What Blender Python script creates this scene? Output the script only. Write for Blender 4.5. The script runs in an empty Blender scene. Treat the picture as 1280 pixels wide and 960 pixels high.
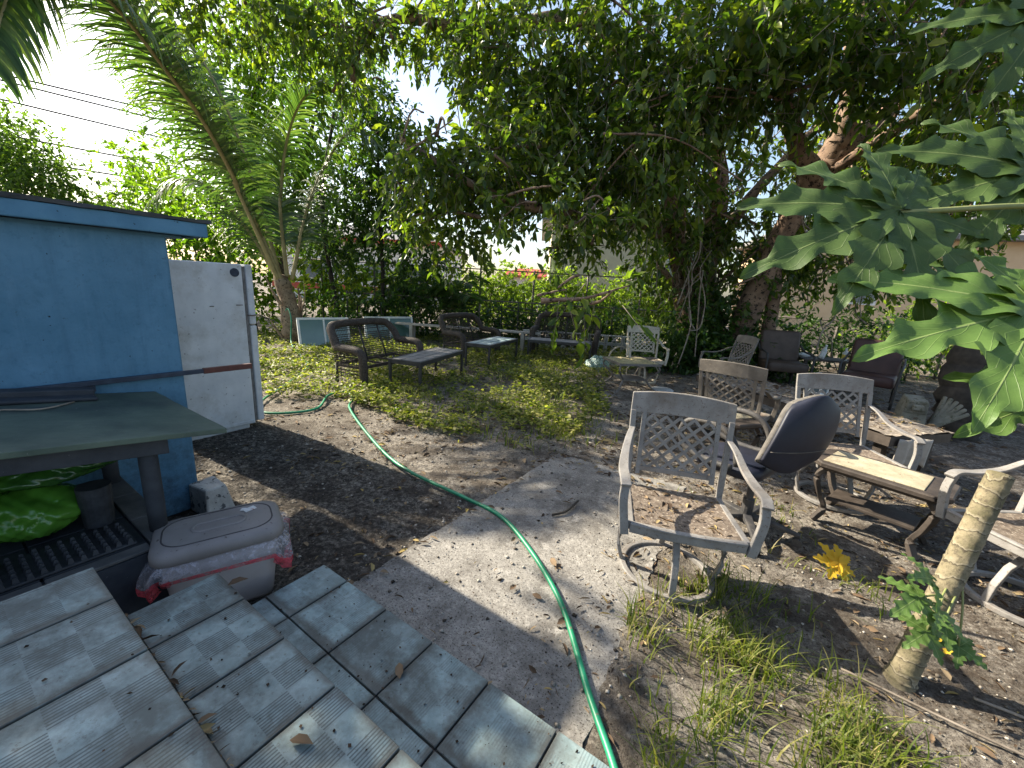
import bpy, math, random
import numpy as np
from mathutils import Vector, Matrix
R = math.radians
rng = np.random.default_rng(7)
random.seed(7)
scene = bpy.context.scene
COL = scene.collection

# ------------------------------------------------------------------ camera, sky, sun, exposure
EYE = Vector((0, 0, 1.5))
PITCH, ROLL, FOC = R(13.4), R(3.4), 513.0
cp, sp = math.cos(PITCH), math.sin(PITCH)
fw = Vector((0, cp, -sp)); up0 = Vector((0, sp, cp)); rt0 = Vector((1, 0, 0))
rt = rt0*math.cos(ROLL) + up0*math.sin(ROLL)
up = up0*math.cos(ROLL) - rt0*math.sin(ROLL)
cam = bpy.data.cameras.new('camera'); co = bpy.data.objects.new('camera', cam); COL.objects.link(co)
m = Matrix((rt, up, -fw)).transposed().to_4x4(); m.translation = EYE
co.matrix_world = m
cam.sensor_width = 36; cam.lens = FOC/1280*36; cam.clip_start = 0.02; cam.clip_end = 2000
scene.camera = co

SUN_EL = R(35.5)
sdir = Vector((-.886*math.cos(SUN_EL), .464*math.cos(SUN_EL), math.sin(SUN_EL)))   # towards the sun
w = bpy.data.worlds.new('World'); scene.world = w; w.use_nodes = True
nt = w.node_tree; bg = nt.nodes['Background']
sky = nt.nodes.new('ShaderNodeTexSky'); sky.sky_type = 'NISHITA'; sky.sun_disc = False
sky.sun_elevation = SUN_EL; sky.sun_rotation = math.atan2(sdir.x, sdir.y) % (2*math.pi)
sky.air_density = 1.1; sky.dust_density = 2.0; sky.ozone_density = 1.0
hs = nt.nodes.new('ShaderNodeHueSaturation'); hs.inputs['Saturation'].default_value = .95      # milky, humid sky
nt.links.new(sky.outputs[0], hs.inputs['Color']); nt.links.new(hs.outputs[0], bg.inputs[0]); bg.inputs[1].default_value = 0.1
sl = bpy.data.lights.new('sun', 'SUN'); sl.energy = 5.0; sl.angle = R(0.55); sl.color = (1, .91, .74)
so = bpy.data.objects.new('sun', sl); COL.objects.link(so)
so.rotation_euler = (-sdir).to_track_quat('-Z', 'Y').to_euler(); so.location = sdir*30
scene.view_settings.view_transform = 'Standard'; scene.view_settings.look = 'None'
scene.view_settings.exposure = 1.5; scene.view_settings.gamma = 1; scene.view_settings.use_curve_mapping = False
cy = scene.cycles
cy.use_denoising = True; cy.max_bounces = 7; cy.diffuse_bounces = 4; cy.glossy_bounces = 2; cy.transmission_bounces = 5
cy.transparent_max_bounces = 6; cy.caustics_reflective = False; cy.caustics_refractive = False; cy.sample_clamp_indirect = 6

# ------------------------------------------------------------------ materials
def newmat(name):
    M = bpy.data.materials.new(name); M.use_nodes = True
    return M, M.node_tree, M.node_tree.nodes['Principled BSDF']
def nd(nt, t, **k):
    n = nt.nodes.new(t)
    for a, v in k.items(): setattr(n, a, v)
    return n
def noise(nt, vec, scale, detail=5, rough=.6):
    n = nd(nt, 'ShaderNodeTexNoise'); n.inputs['Scale'].default_value = scale
    n.inputs['Detail'].default_value = detail; n.inputs['Roughness'].default_value = rough
    nt.links.new(vec, n.inputs['Vector']); return n.outputs['Fac']
def ramp(nt, fac, stops):
    r = nd(nt, 'ShaderNodeValToRGB'); e = r.color_ramp.elements
    while len(e) < len(stops): e.new(.5)
    for i, (p, c) in enumerate(stops):
        e[i].position = p; e[i].color = c if len(c) == 4 else (*c, 1)
    nt.links.new(fac, r.inputs[0]); return r.outputs[0]
def mix(nt, fac, a, b, mode='MIX'):
    x = nd(nt, 'ShaderNodeMix', data_type='RGBA', blend_type=mode)
    for sock, v in ((x.inputs[0], fac), (x.inputs[6], a), (x.inputs[7], b)):
        if hasattr(v, 'is_output'): nt.links.new(v, sock)
        elif isinstance(v, (int, float)): sock.default_value = v
        else: sock.default_value = (*v, 1) if len(v) == 3 else v
    return x.outputs[2]
def math_(nt, op, a, b=None, c=None):
    x = nd(nt, 'ShaderNodeMath', operation=op)
    for i, v in enumerate((a, b, c)):
        if v is None: continue
        if hasattr(v, 'is_output'): nt.links.new(v, x.inputs[i])
        else: x.inputs[i].default_value = v
    return x.outputs[0]
def bump(nt, b, h, strength=.4, dist=.01):
    n = nd(nt, 'ShaderNodeBump'); n.inputs['Strength'].default_value = strength; n.inputs['Distance'].default_value = dist
    nt.links.new(h, n.inputs['Height']); nt.links.new(n.outputs[0], b.inputs['Normal'])
def objco(nt): return nd(nt, 'ShaderNodeTexCoord').outputs['Object']

def worn(name, c1, c2, scale=6, rough=.6, metal=0, speck=None, speck_scale=60, speck_at=.62, bstr=.25, bscale=40, stain=None, stain_at=.55, spec=.4):
    """paint, metal or wood with two-tone mottling, small specks and larger stains"""
    M, nt, b = newmat(name); v = objco(nt)
    c = mix(nt, ramp(nt, noise(nt, v, scale), [(.35, (0,0,0)), (.65, (1,1,1))]), c1, c2)
    if stain is not None:
        c = mix(nt, ramp(nt, noise(nt, v, scale*.45, 7, .68), [(stain_at-.05, (0,0,0)), (stain_at+.12, (.85,.85,.85))]), c, stain)
    if speck is not None:
        c = mix(nt, ramp(nt, noise(nt, v, speck_scale, 3, .7), [(speck_at, (0,0,0)), (speck_at+.05, (1,1,1))]), c, speck)
    nt.links.new(c, b.inputs['Base Color'])
    b.inputs['Roughness'].default_value = rough; b.inputs['Metallic'].default_value = metal; b.inputs['Specular IOR Level'].default_value = spec
    bump(nt, b, noise(nt, v, bscale, 4), bstr, .006)
    return M
def leafmat(name, cols, trans=.4, rough=.4, spec=.5, tcol=None):
    """leaf: colour varies from leaf to leaf, light passes through"""
    M, nt, b = newmat(name)
    g = nd(nt, 'ShaderNodeNewGeometry')
    n = len(cols)
    c = ramp(nt, g.outputs['Random Per Island'], [(i/max(1, n-1), x) for i, x in enumerate(cols)])
    nt.links.new(c, b.inputs['Base Color'])
    b.inputs['Roughness'].default_value = rough; b.inputs['Specular IOR Level'].default_value = spec
    t = nd(nt, 'ShaderNodeBsdfTranslucent')
    tc = mix(nt, 1.0, c, tcol or (1.6, 1.9, .5), 'MULTIPLY')
    nt.links.new(tc, t.inputs[0])
    mx = nd(nt, 'ShaderNodeMixShader'); mx.inputs[0].default_value = trans
    nt.links.new(b.outputs[0], mx.inputs[1]); nt.links.new(t.outputs[0], mx.inputs[2])
    nt.links.new(mx.outputs[0], nt.nodes['Material Output'].inputs[0])
    return M

def ground_mat():
    M, nt, b = newmat('sandy_ground'); v = objco(nt)
    big = noise(nt, v, .55, 6, .6); mid = noise(nt, v, 3.2, 8, .72); fine = noise(nt, v, 42, 6, .8); grit = noise(nt, v, 150, 3, .75); clod = noise(nt, v, 30, 8, .8)
    d = nd(nt, 'ShaderNodeVectorMath', operation='DOT_PRODUCT'); nt.links.new(v, d.inputs[0]); d.inputs[1].default_value = (.835,-.55,0); u = d.outputs['Value']
    d2 = nd(nt, 'ShaderNodeVectorMath', operation='DOT_PRODUCT'); nt.links.new(v, d2.inputs[0]); d2.inputs[1].default_value = (.55,.835,0); vv = d2.outputs['Value']
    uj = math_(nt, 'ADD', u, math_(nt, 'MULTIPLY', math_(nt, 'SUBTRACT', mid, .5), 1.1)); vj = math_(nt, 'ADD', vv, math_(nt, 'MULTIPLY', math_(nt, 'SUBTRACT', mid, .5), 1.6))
    def sm(x, a, b_):
        r_ = nd(nt, 'ShaderNodeMapRange', interpolation_type='SMOOTHSTEP'); nt.links.new(x, r_.inputs[0]); r_.inputs[1].default_value = a; r_.inputs[2].default_value = b_; return r_.outputs[0]
    c = mix(nt, ramp(nt, fine, [(.38, (0,0,0)), (.60, (1,1,1))]), (.155, .136, .116), (.46, .412, .35))
    c = mix(nt, ramp(nt, mid, [(.46, (0,0,0)), (.58, (.85,.85,.85))]), c, (.105, .086, .07))
    c = mix(nt, ramp(nt, big, [(.48, (0,0,0)), (.64, (.5,.5,.5))]), c, (.12, .095, .07))
    # black leaf mould between the shed and the path, plus the shed's painted shade
    mould_shade = math_(nt, 'MULTIPLY', sm(uj, -1.25, -1.75), sm(math_(nt, 'ADD', vv, math_(nt, 'MULTIPLY', math_(nt, 'SUBTRACT', mid, .5), .8)), 2.35, 1.85))
    c = mix(nt, math_(nt, 'MULTIPLY', mould_shade, ramp(nt, clod, [(.42, (.05,.05,.05)), (.55, (.88,.88,.88))])), c, (.038, .034, .031))
    # brown leaf mould under the trees on the far side
    c = mix(nt, math_(nt, 'MULTIPLY', sm(uj, -.3, 1.4), ramp(nt, clod, [(.42, (0,0,0)), (.58, (.85,.85,.85))])), c, (.080, .058, .043))
    c = mix(nt, ramp(nt, clod, [(.57, (0,0,0)), (.64, (.75,.75,.75))]), c, (.07, .055, .042))
    c = mix(nt, ramp(nt, grit, [(.57, (0,0,0)), (.62, (.9,.9,.9))]), c, (.028, .022, .018))
    nt.links.new(c, b.inputs['Base Color']); b.inputs['Roughness'].default_value = .95; b.inputs['Specular IOR Level'].default_value = .15
    h = math_(nt, 'ADD', math_(nt, 'MULTIPLY', mid, 1.2), math_(nt, 'ADD', math_(nt, 'MULTIPLY', clod, 1.1), math_(nt, 'MULTIPLY', fine, .6)))
    bump(nt, b, h, 1.0, .03)
    return M
def slab_mat():
    M, nt, b = newmat('weathered_concrete'); v = objco(nt)
    fine = noise(nt, v, 55, 6, .75); mid = noise(nt, v, 2.6, 7, .72); grit = noise(nt, v, 120, 3, .7); pl = noise(nt, v, 9, 5, .7)
    c = mix(nt, ramp(nt, fine, [(.35, (0,0,0)), (.65, (1,1,1))]), (.185,.172,.155), (.35,.33,.30))
    c = mix(nt, ramp(nt, mid, [(.46, (0,0,0)), (.60, (.7,.7,.7))]), c, (.10,.09,.08))
    c = mix(nt, ramp(nt, pl, [(.58, (0,0,0)), (.66, (.7,.7,.7))]), c, (.40, .375, .34))
    c = mix(nt, ramp(nt, grit, [(.58, (0,0,0)), (.62, (.9,.9,.9))]), c, (.032,.025,.02))
    nt.links.new(c, b.inputs['Base Color']); b.inputs['Roughness'].default_value = .93; b.inputs['Specular IOR Level'].default_value = .2
    bump(nt, b, math_(nt, 'ADD', fine, math_(nt, 'MULTIPLY', pl, .6)), .6, .009)
    return M

def tile_mat(name, off_u, off_v, size, strong):
    """glazed floor tile: 3 x 3 checks per tile, every other one ribbed, with grime along the joints"""
    M, nt, b = newmat(name); v = objco(nt)
    s = nd(nt, 'ShaderNodeSeparateXYZ'); nt.links.new(v, s.inputs[0])
    cell = size/3
    u = math_(nt, 'DIVIDE', math_(nt, 'SUBTRACT', s.outputs[0], off_u), cell)
    w_ = math_(nt, 'DIVIDE', math_(nt, 'SUBTRACT', s.outputs[1], off_v), cell)
    par = math_(nt, 'FLOORED_MODULO', math_(nt, 'ADD', math_(nt, 'FLOOR', u), math_(nt, 'FLOOR', w_)), 2)
    rib = math_(nt, 'SINE', math_(nt, 'MULTIPLY', s.outputs[0], 2*math.pi/(cell/10)))
    ribd = math_(nt, 'MULTIPLY', ramp(nt, math_(nt, 'MULTIPLY_ADD', rib, .5, .5), [(.45, (0,0,0)), (.75, (1,1,1))]), par)
    mid = noise(nt, v, 4.5, 8, .72); fine = noise(nt, v, 60, 5, .7); cl = noise(nt, v, 13, 6, .7)
    def edge(x):
        f = math_(nt, 'FRACT', math_(nt, 'DIVIDE', x, 3.0)); return math_(nt, 'MINIMUM', f, math_(nt, 'SUBTRACT', 1.0, f))
    ed = math_(nt, 'MINIMUM', edge(u), edge(w_))
    ed = math_(nt, 'SUBTRACT', ed, math_(nt, 'MULTIPLY', math_(nt, 'SUBTRACT', cl, .42), .30))
    c = mix(nt, ramp(nt, cl, [(.35, (0,0,0)), (.65, (1,1,1))]), (.205,.29,.295), (.315,.40,.40))
    c = mix(nt, math_(nt, 'MULTIPLY', par, .16), c, (.13, .175, .185))
    c = mix(nt, math_(nt, 'MULTIPLY', ribd, strong), c, (.06, .078, .082))
    c = mix(nt, ramp(nt, mid, [(.43, (0,0,0)), (.62, (.82,.82,.82))]), c, (.085, .088, .078))
    c = mix(nt, ramp(nt, ed, [(.0, (.75,.75,.75)), (.075, (0,0,0))]), c, (.065, .06, .05))
    c = mix(nt, ramp(nt, fine, [(.57, (0,0,0)), (.68, (.6,.6,.6))]), c, (.075, .07, .06))
    g_ = nd(nt, 'ShaderNodeNewGeometry'); rp = g_.outputs['Random Per Island']
    c = mix(nt, math_(nt, 'MULTIPLY', rp, .5), c, mix(nt, ramp(nt, noise(nt, v, 8, 7, .75), [(.4, (0,0,0)), (.6, (1,1,1))]), c, (.10,.105,.095)))
    nt.links.new(c, b.inputs['Base Color'])
    nt.links.new(ramp(nt, mid, [(.4, (.5,.5,.5)), (.65, (.85,.85,.85))]), b.inputs['Roughness'])
    bump(nt, b, math_(nt, 'ADD', math_(nt, 'MULTIPLY', ribd, -.6*strong), math_(nt, 'MULTIPLY', fine, .6)), .4, .003)
    return M

def shed_mat():
    M, nt, b = newmat('blue_wall_paint'); v = objco(nt)
    a = noise(nt, v, 2.2, 6, .65); f = noise(nt, v, 26, 5, .7); sp_ = noise(nt, v, 55, 2, .6)
    c = mix(nt, ramp(nt, a, [(.35, (0,0,0)), (.65, (1,1,1))]), (.070,.172,.265), (.108,.232,.345))
    c = mix(nt, ramp(nt, f, [(.52, (0,0,0)), (.72, (.5,.5,.5))]), c, (.045, .125, .20))
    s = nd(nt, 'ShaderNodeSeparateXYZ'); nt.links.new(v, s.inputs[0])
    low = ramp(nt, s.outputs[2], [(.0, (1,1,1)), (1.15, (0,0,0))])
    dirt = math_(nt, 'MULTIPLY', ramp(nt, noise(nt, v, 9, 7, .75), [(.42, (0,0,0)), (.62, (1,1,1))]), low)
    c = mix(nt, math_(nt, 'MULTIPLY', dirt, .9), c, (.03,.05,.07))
    c = mix(nt, ramp(nt, noise(nt, v, 1.6, 8, .75), [(.5, (0,0,0)), (.68, (.45,.45,.45))]), c, (.04,.095,.15))
    c = mix(nt, ramp(nt, sp_, [(.72, (0,0,0)), (.75, (1,1,1))]), c, (.012, .018, .03))
    mp = nd(nt, 'ShaderNodeMapping'); mp.inputs['Scale'].default_value = (9, 9, .55); nt.links.new(v, mp.inputs[0])
    st = noise(nt, mp.outputs[0], 1.6, 6, .65)
    c = mix(nt, ramp(nt, st, [(.52, (0,0,0)), (.66, (.2,.2,.2))]), c, (.03,.075,.125))
    c = mix(nt, ramp(nt, st, [(.30, (.18,.18,.18)), (.42, (0,0,0))]), c, (.17,.30,.42))
    c = mix(nt, ramp(nt, noise(nt, v, 19, 6, .8), [(.62, (0,0,0)), (.66, (.7,.7,.7))]), c, (.05,.085,.12))
    nt.links.new(c, b.inputs['Base Color']); b.inputs['Roughness'].default_value = .8; b.inputs['Specular IOR Level'].default_value = .25
    bump(nt, b, math_(nt, 'ADD', noise(nt, v, 14, 4), math_(nt, 'MULTIPLY', f, .5)), .5, .008)
    return M

def papaya_mat(name, c1, c2, vein, trans=.14):
    M, nt, b = newmat(name)
    uv = nd(nt, 'ShaderNodeUVMap').outputs[0]
    s = nd(nt, 'ShaderNodeSeparateXYZ'); nt.links.new(uv, s.inputs[0])
    av = math_(nt, 'ABSOLUTE', math_(nt, 'SUBTRACT', s.outputs[1], .5))
    mr = ramp(nt, av, [(.008, (1,1,1)), (.026, (0,0,0))])
    q = math_(nt, 'SUBTRACT', math_(nt, 'MULTIPLY', s.outputs[0], 9), math_(nt, 'MULTIPLY', av, 4.5))
    fr = math_(nt, 'ABSOLUTE', math_(nt, 'SUBTRACT', math_(nt, 'FRACT', q), .5))
    sec = ramp(nt, fr, [(.012, (.5,.5,.5)), (.05, (0,0,0))])
    v = objco(nt)
    c = mix(nt, ramp(nt, noise(nt, v, 9, 5), [(.35, (0,0,0)), (.65, (1,1,1))]), c1, c2)
    c = mix(nt, sec, c, tuple(.5*x+.5*y for x, y in zip(vein, c2))); c = mix(nt, mr, c, vein)
    nt.links.new(c, b.inputs['Base Color']); b.inputs['Roughness'].default_value = .5; b.inputs['Specular IOR Level'].default_value = .35
    bump(nt, b, math_(nt, 'ADD', sec, math_(nt, 'ADD', mr, math_(nt, 'MULTIPLY', noise(nt, v, 30, 3), .6))), .5, .004)
    t = nd(nt, 'ShaderNodeBsdfTranslucent'); nt.links.new(mix(nt, 1.0, c, (1.5, 1.9, .5), 'MULTIPLY'), t.inputs[0])
    mx = nd(nt, 'ShaderNodeMixShader'); mx.inputs[0].default_value = trans
    nt.links.new(b.outputs[0], mx.inputs[1]); nt.links.new(t.outputs[0], mx.inputs[2]); nt.links.new(mx.outputs[0], nt.nodes['Material Output'].inputs[0])
    return M
def film_mat(name, col, alpha, rough=.18):
    M, nt, b = newmat(name); v = objco(nt)
    b.inputs['Base Color'].default_value = (*col, 1); b.inputs['Roughness'].default_value = rough
    b.inputs['Specular IOR Level'].default_value = .8
    tr = nd(nt, 'ShaderNodeBsdfTransparent'); mx = nd(nt, 'ShaderNodeMixShader'); mx.inputs[0].default_value = alpha
    nt.links.new(tr.outputs[0], mx.inputs[1]); nt.links.new(b.outputs[0], mx.inputs[2]); nt.links.new(mx.outputs[0], nt.nodes['Material Output'].inputs[0])
    w1 = noise(nt, v, 26, 6, .75); w2 = noise(nt, v, 11, 4, .6)
    nt.links.new(ramp(nt, math_(nt, 'ADD', math_(nt, 'MULTIPLY', w1, .6), math_(nt, 'MULTIPLY', w2, .4)), [(.42, (alpha*.55,)*3), (.50, (alpha*.9,)*3), (.545, (min(1, alpha*1.9),)*3), (.60, (alpha*.7,)*3)]), mx.inputs[0])
    bump(nt, b, noise(nt, v, 22, 4, .7), .8, .02)
    return M

def papbark_mat():
    M, nt, b = newmat('ringed_papaya_bark'); v = objco(nt)
    s_ = nd(nt, 'ShaderNodeSeparateXYZ'); nt.links.new(v, s_.inputs[0])
    f = math_(nt, 'FRACT', math_(nt, 'ADD', math_(nt, 'MULTIPLY', s_.outputs[2], 17), math_(nt, 'MULTIPLY', noise(nt, v, 7, 4), 2.6)))
    n1 = noise(nt, v, 10, 6, .7); n2 = noise(nt, v, 45, 5, .75)
    c = mix(nt, ramp(nt, n1, [(.38, (0,0,0)), (.62, (1,1,1))]), (.12,.105,.06), (.24,.20,.13))
    c = mix(nt, ramp(nt, n2, [(.52, (0,0,0)), (.64, (.8,.8,.8))]), c, (.075,.06,.042))
    c = mix(nt, ramp(nt, f, [(.0, (.85,.85,.85)), (.10, (.5,.5,.5)), (.16, (0,0,0))]), c, (.27,.235,.165))
    c = mix(nt, ramp(nt, f, [(.86, (0,0,0)), (.97, (.8,.8,.8))]), c, (.05,.04,.028))
    nt.links.new(c, b.inputs['Base Color']); b.inputs['Roughness'].default_value = .85; b.inputs['Specular IOR Level'].default_value = .25
    bump(nt, b, math_(nt, 'ADD', math_(nt, 'MULTIPLY', f, -.6), n2), .8, .006)
    return M
MT = dict(
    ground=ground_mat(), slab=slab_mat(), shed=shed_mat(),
    roof=worn('mossy_roof_felt', (.035,.04,.045), (.07,.075,.08), 8, .9),
    fascia=worn('blue_fascia_paint', (.06,.165,.265), (.09,.22,.335), 5, .7, speck=(.02,.03,.04), speck_scale=25, speck_at=.66, stain=(.03,.06,.09), stain_at=.62),
    fridge=worn('stained_white_enamel', (.50,.52,.54), (.62,.635,.645), 5, .5, speck=(.09,.08,.065), speck_scale=30, speck_at=.655, bstr=.12, stain=(.36,.35,.325), stain_at=.54),
    seam=worn('dark_rubber_seal', (.10,.095,.09), (.2,.19,.18), 20, .8),
    darkblue=worn('dark_blue_pole_paint', (.015,.022,.04), (.03,.045,.07), 20, .6),
    redbrown=worn('red_brown_pole_paint', (.07,.022,.018), (.12,.04,.03), 20, .6),
    block=worn('pale_chipped_concrete', (.38,.36,.33), (.56,.54,.5), 14, .95, speck=(.1,.1,.1), speck_scale=22, speck_at=.56, bstr=.9, bscale=25),
    benchtop=worn('mossy_green_table_board', (.05,.074,.058), (.10,.132,.10), 4, .62, speck=(.17,.17,.15), speck_scale=45, speck_at=.68, stain=(.032,.042,.044), stain_at=.5),
    benchwood=worn('dark_stained_timber', (.022,.026,.034), (.045,.05,.06), 8, .75, speck=(.12,.12,.12), speck_scale=50, speck_at=.70),
    decktile=worn('dark_wet_tile', (.012,.014,.018), (.03,.034,.04), 8, .5, speck=(.08,.08,.08), speck_scale=40, speck_at=.7),
    deckedge=worn('grey_edge_tile', (.07,.07,.07), (.12,.115,.11), 12, .8),
    mat_rubber=worn('black_rubber', (.02,.022,.026), (.045,.048,.055), 20, .6),
    bin=worn('mauve_grey_plastic', (.32,.28,.26), (.38,.335,.315), 3, .5, speck=(.1,.08,.07), speck_scale=45, speck_at=.69, bstr=.05),
    binlid=worn('dusty_mauve_plastic', (.215,.19,.18), (.29,.26,.25), 4, .6, speck=(.08,.06,.05), speck_scale=40, speck_at=.66, stain=(.22,.195,.175), stain_at=.52, bstr=.06),
    groove=worn('dark_lid_groove', (.05,.045,.045), (.09,.08,.08), 20, .8),
    liner=film_mat('clear_plastic_film', (.60,.56,.60), .30), linerred=film_mat('red_plastic_film', (.75,.10,.13), .8),
    sticker=worn('torn_paper', (.6,.58,.55), (.75,.72,.7), 60, .8, speck=(.4,.12,.06), speck_scale=50, speck_at=.6),
    bag=worn('green_plastic_sack', (.03,.10,.012), (.06,.19,.025), 5, .25, stain=(.012,.045,.014), stain_at=.5, bstr=.6, bscale=14, spec=.6),
    baglime=worn('lime_plastic_sack', (.05,.17,.018), (.10,.26,.03), 5, .25, stain=(.04,.14,.02), stain_at=.6, bstr=.6, bscale=14, spec=.6),
    white=worn('white_paint', (.66,.66,.64), (.76,.76,.74), 6, .6),
    hose=worn('green_hose_rubber', (.012,.19,.09), (.02,.27,.14), 5, .42, bstr=.15, spec=.45, speck=(.12,.14,.09), speck_scale=35, speck_at=.64, stain=(.05,.13,.07), stain_at=.56),
    castgrey=worn('grey_cast_metal', (.185,.175,.165), (.27,.255,.24), 8, .55, speck=(.13,.1,.08), speck_scale=75, speck_at=.6, stain=(.15,.125,.105), stain_at=.54, bstr=.3, bscale=70),
    castcream=worn('cream_cast_metal', (.36,.32,.25), (.48,.43,.33), 8, .6, speck=(.14,.1,.07), speck_scale=60, speck_at=.62),
    seatlitter=worn('littered_woven_seat', (.10,.075,.056), (.22,.175,.135), 30, .95, speck=(.42,.36,.29), speck_scale=60, speck_at=.6, bstr=1, bscale=60, stain=(.07,.05,.04), stain_at=.56),
    castbrown=worn('brown_cast_metal', (.12,.105,.09), (.20,.175,.15), 8, .6, speck=(.3,.26,.2), speck_scale=60, speck_at=.64),
    navy=worn('navy_plastic_shell', (.010,.011,.021), (.015,.018,.034), 6, .52, speck=(.12,.11,.10), speck_scale=80, speck_at=.70, bstr=.06),
    rim=worn('dusty_grey_foam', (.09,.083,.075), (.155,.14,.125), 18, .9, speck=(.08,.07,.05), speck_scale=40, speck_at=.6),
    chairblack=worn('dusty_black_plastic', (.03,.03,.034), (.09,.082,.075), 10, .6, speck=(.2,.18,.15), speck_scale=60, speck_at=.66),
    wicker=worn('dark_brown_wicker', (.035,.026,.021), (.07,.053,.043), 30, .75, speck=(.13,.11,.09), speck_scale=90, speck_at=.58, bstr=.9, bscale=110),
    darkmetal=worn('dark_weathered_metal', (.028,.027,.027), (.05,.048,.046), 14, .55, speck=(.14,.13,.12), speck_scale=60, speck_at=.66),
    slatgrey=worn('grey_table_slat', (.16,.15,.15), (.27,.255,.245), 9, .6, speck=(.06,.05,.045), speck_scale=50, speck_at=.6),
    slatblue=worn('blue_grey_table_slat', (.16,.22,.24), (.28,.35,.37), 9, .5, speck=(.06,.06,.06), speck_scale=50, speck_at=.62),
    tray=worn('faded_tray_board', (.26,.225,.15), (.44,.39,.28), 7, .8, speck=(.12,.09,.05), speck_scale=55, speck_at=.62, stain=(.17,.13,.085), stain_at=.55),
    darkbrown=worn('dark_brown_resin', (.035,.027,.022), (.07,.055,.045), 10, .6, speck=(.15,.12,.1), speck_scale=60, speck_at=.68),
    brownvinyl=worn('dull_brown_cushion', (.055,.036,.026), (.085,.06,.045), 6, .6),
    redvinyl=worn('red_brown_cushion', (.045,.022,.019), (.07,.034,.028), 6, .55),
    littertop=worn('leaf_covered_tabletop', (.13,.105,.085), (.30,.255,.205), 16, .95, speck=(.45,.39,.31), speck_scale=40, speck_at=.6, bstr=1, bscale=40, stain=(.06,.045,.038), stain_at=.55),
    yellowboard=worn('leaf_strewn_board', (.34,.28,.14), (.5,.43,.24), 12, .85, speck=(.1,.07,.04), speck_scale=30, speck_at=.58, bstr=.8, bscale=30),
    glass=worn('green_window_glass', (.07,.14,.125), (.10,.18,.16), 3, .15, spec=.7, bstr=.03),
    plank=worn('bleached_plank', (.30,.27,.235), (.44,.40,.35), 7, .85),
    bark=worn('ficus_bark', (.15,.095,.065), (.29,.20,.14), 5, .95, speck=(.035,.025,.02), speck_scale=16, speck_at=.55, bstr=1, bscale=14),
    barkpale=worn('pale_bark', (.25,.2,.16), (.38,.32,.26), 9, .9, bstr=.8, bscale=20),
    barkdark=worn('dark_thin_bark', (.025,.022,.018), (.06,.05,.04), 9, .95, bstr=.6, bscale=20),
    palmtrunk=worn('palm_trunk_fibre', (.15,.105,.065), (.29,.215,.14), 9, .9, speck=(.05,.035,.022), speck_scale=22, speck_at=.56, bstr=1, bscale=25),
    rachis=worn('tan_palm_stalk', (.22,.18,.075), (.36,.29,.13), 5, .6),
    twig=worn('grey_twig_bark', (.16,.13,.10), (.30,.25,.20), 12, .9),
    papbark=worn('pale_papaya_bark', (.17,.145,.095), (.27,.235,.155), 12, .8, speck=(.10,.085,.06), speck_scale=26, speck_at=.6, stain=(.17,.175,.085), stain_at=.56, bstr=.6, bscale=30),
    cast_white=worn('chipped_white_concrete', (.42,.41,.39), (.6,.59,.56), 10, .9, speck=(.12,.12,.11), speck_scale=30, speck_at=.6),
    statue=worn('mossy_cast_stone', (.13,.125,.095), (.22,.21,.17), 9, .95, speck=(.09,.09,.06), speck_scale=24, speck_at=.58, bstr=1, bscale=22),
    wallwhite=worn('white_house_render', (.70,.69,.66), (.78,.77,.74), 2, .85),
    wallbeige=worn('beige_house_render', (.55,.47,.33), (.62,.54,.39), 2, .9),
    wallpeach=worn('peach_house_render', (.62,.44,.27), (.68,.50,.32), 2, .9),
    redtrim=worn('red_trim_paint', (.33,.055,.035), (.42,.08,.05), 4, .7),
    roofgrey=worn('grey_shingle', (.16,.16,.16), (.24,.235,.23), 6, .95),
    window=worn('window_glass', (.08,.11,.13), (.14,.18,.20), 2, .1, spec=.8, bstr=0),
    fence=worn('rusty_galvanised_pipe', (.10,.085,.075), (.19,.165,.15), 10, .6, metal=.4),
    wire=worn('black_cable', (.02,.02,.02), (.035,.035,.035), 3, .7),
    bottle=worn('frosted_bottle_plastic', (.5,.52,.5), (.62,.63,.6), 9, .3), label=worn('yellow_label', (.55,.42,.06), (.65,.5,.1), 20, .7),
    tealbag=film_mat('teal_plastic_film', (.30,.46,.43), .38, .25),
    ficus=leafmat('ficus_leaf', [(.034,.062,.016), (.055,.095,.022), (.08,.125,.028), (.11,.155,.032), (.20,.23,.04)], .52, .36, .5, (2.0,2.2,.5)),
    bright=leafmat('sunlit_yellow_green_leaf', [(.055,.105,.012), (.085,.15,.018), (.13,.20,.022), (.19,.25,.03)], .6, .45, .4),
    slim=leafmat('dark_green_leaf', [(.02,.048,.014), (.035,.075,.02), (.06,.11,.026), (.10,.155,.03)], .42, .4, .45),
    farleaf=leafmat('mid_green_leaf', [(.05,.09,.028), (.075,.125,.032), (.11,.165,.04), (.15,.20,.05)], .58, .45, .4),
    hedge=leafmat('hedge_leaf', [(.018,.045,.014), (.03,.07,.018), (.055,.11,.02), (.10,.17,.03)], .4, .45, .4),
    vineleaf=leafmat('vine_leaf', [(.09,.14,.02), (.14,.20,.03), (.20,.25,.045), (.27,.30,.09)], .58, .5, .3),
    palmleaf=leafmat('palm_leaflet', [(.04,.078,.026), (.06,.108,.034), (.09,.14,.042), (.15,.18,.07)], .42, .36, .5, (1.4,1.7,.6)),
    weed=leafmat('ground_weed_leaf', [(.06,.09,.016), (.12,.15,.025), (.20,.215,.04), (.29,.28,.08), (.36,.32,.14)], .42, .5, .3),
    grass=leafmat('grass_blade', [(.055,.085,.014), (.10,.135,.022), (.17,.195,.035), (.32,.27,.12)], .45, .5, .3),
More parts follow.
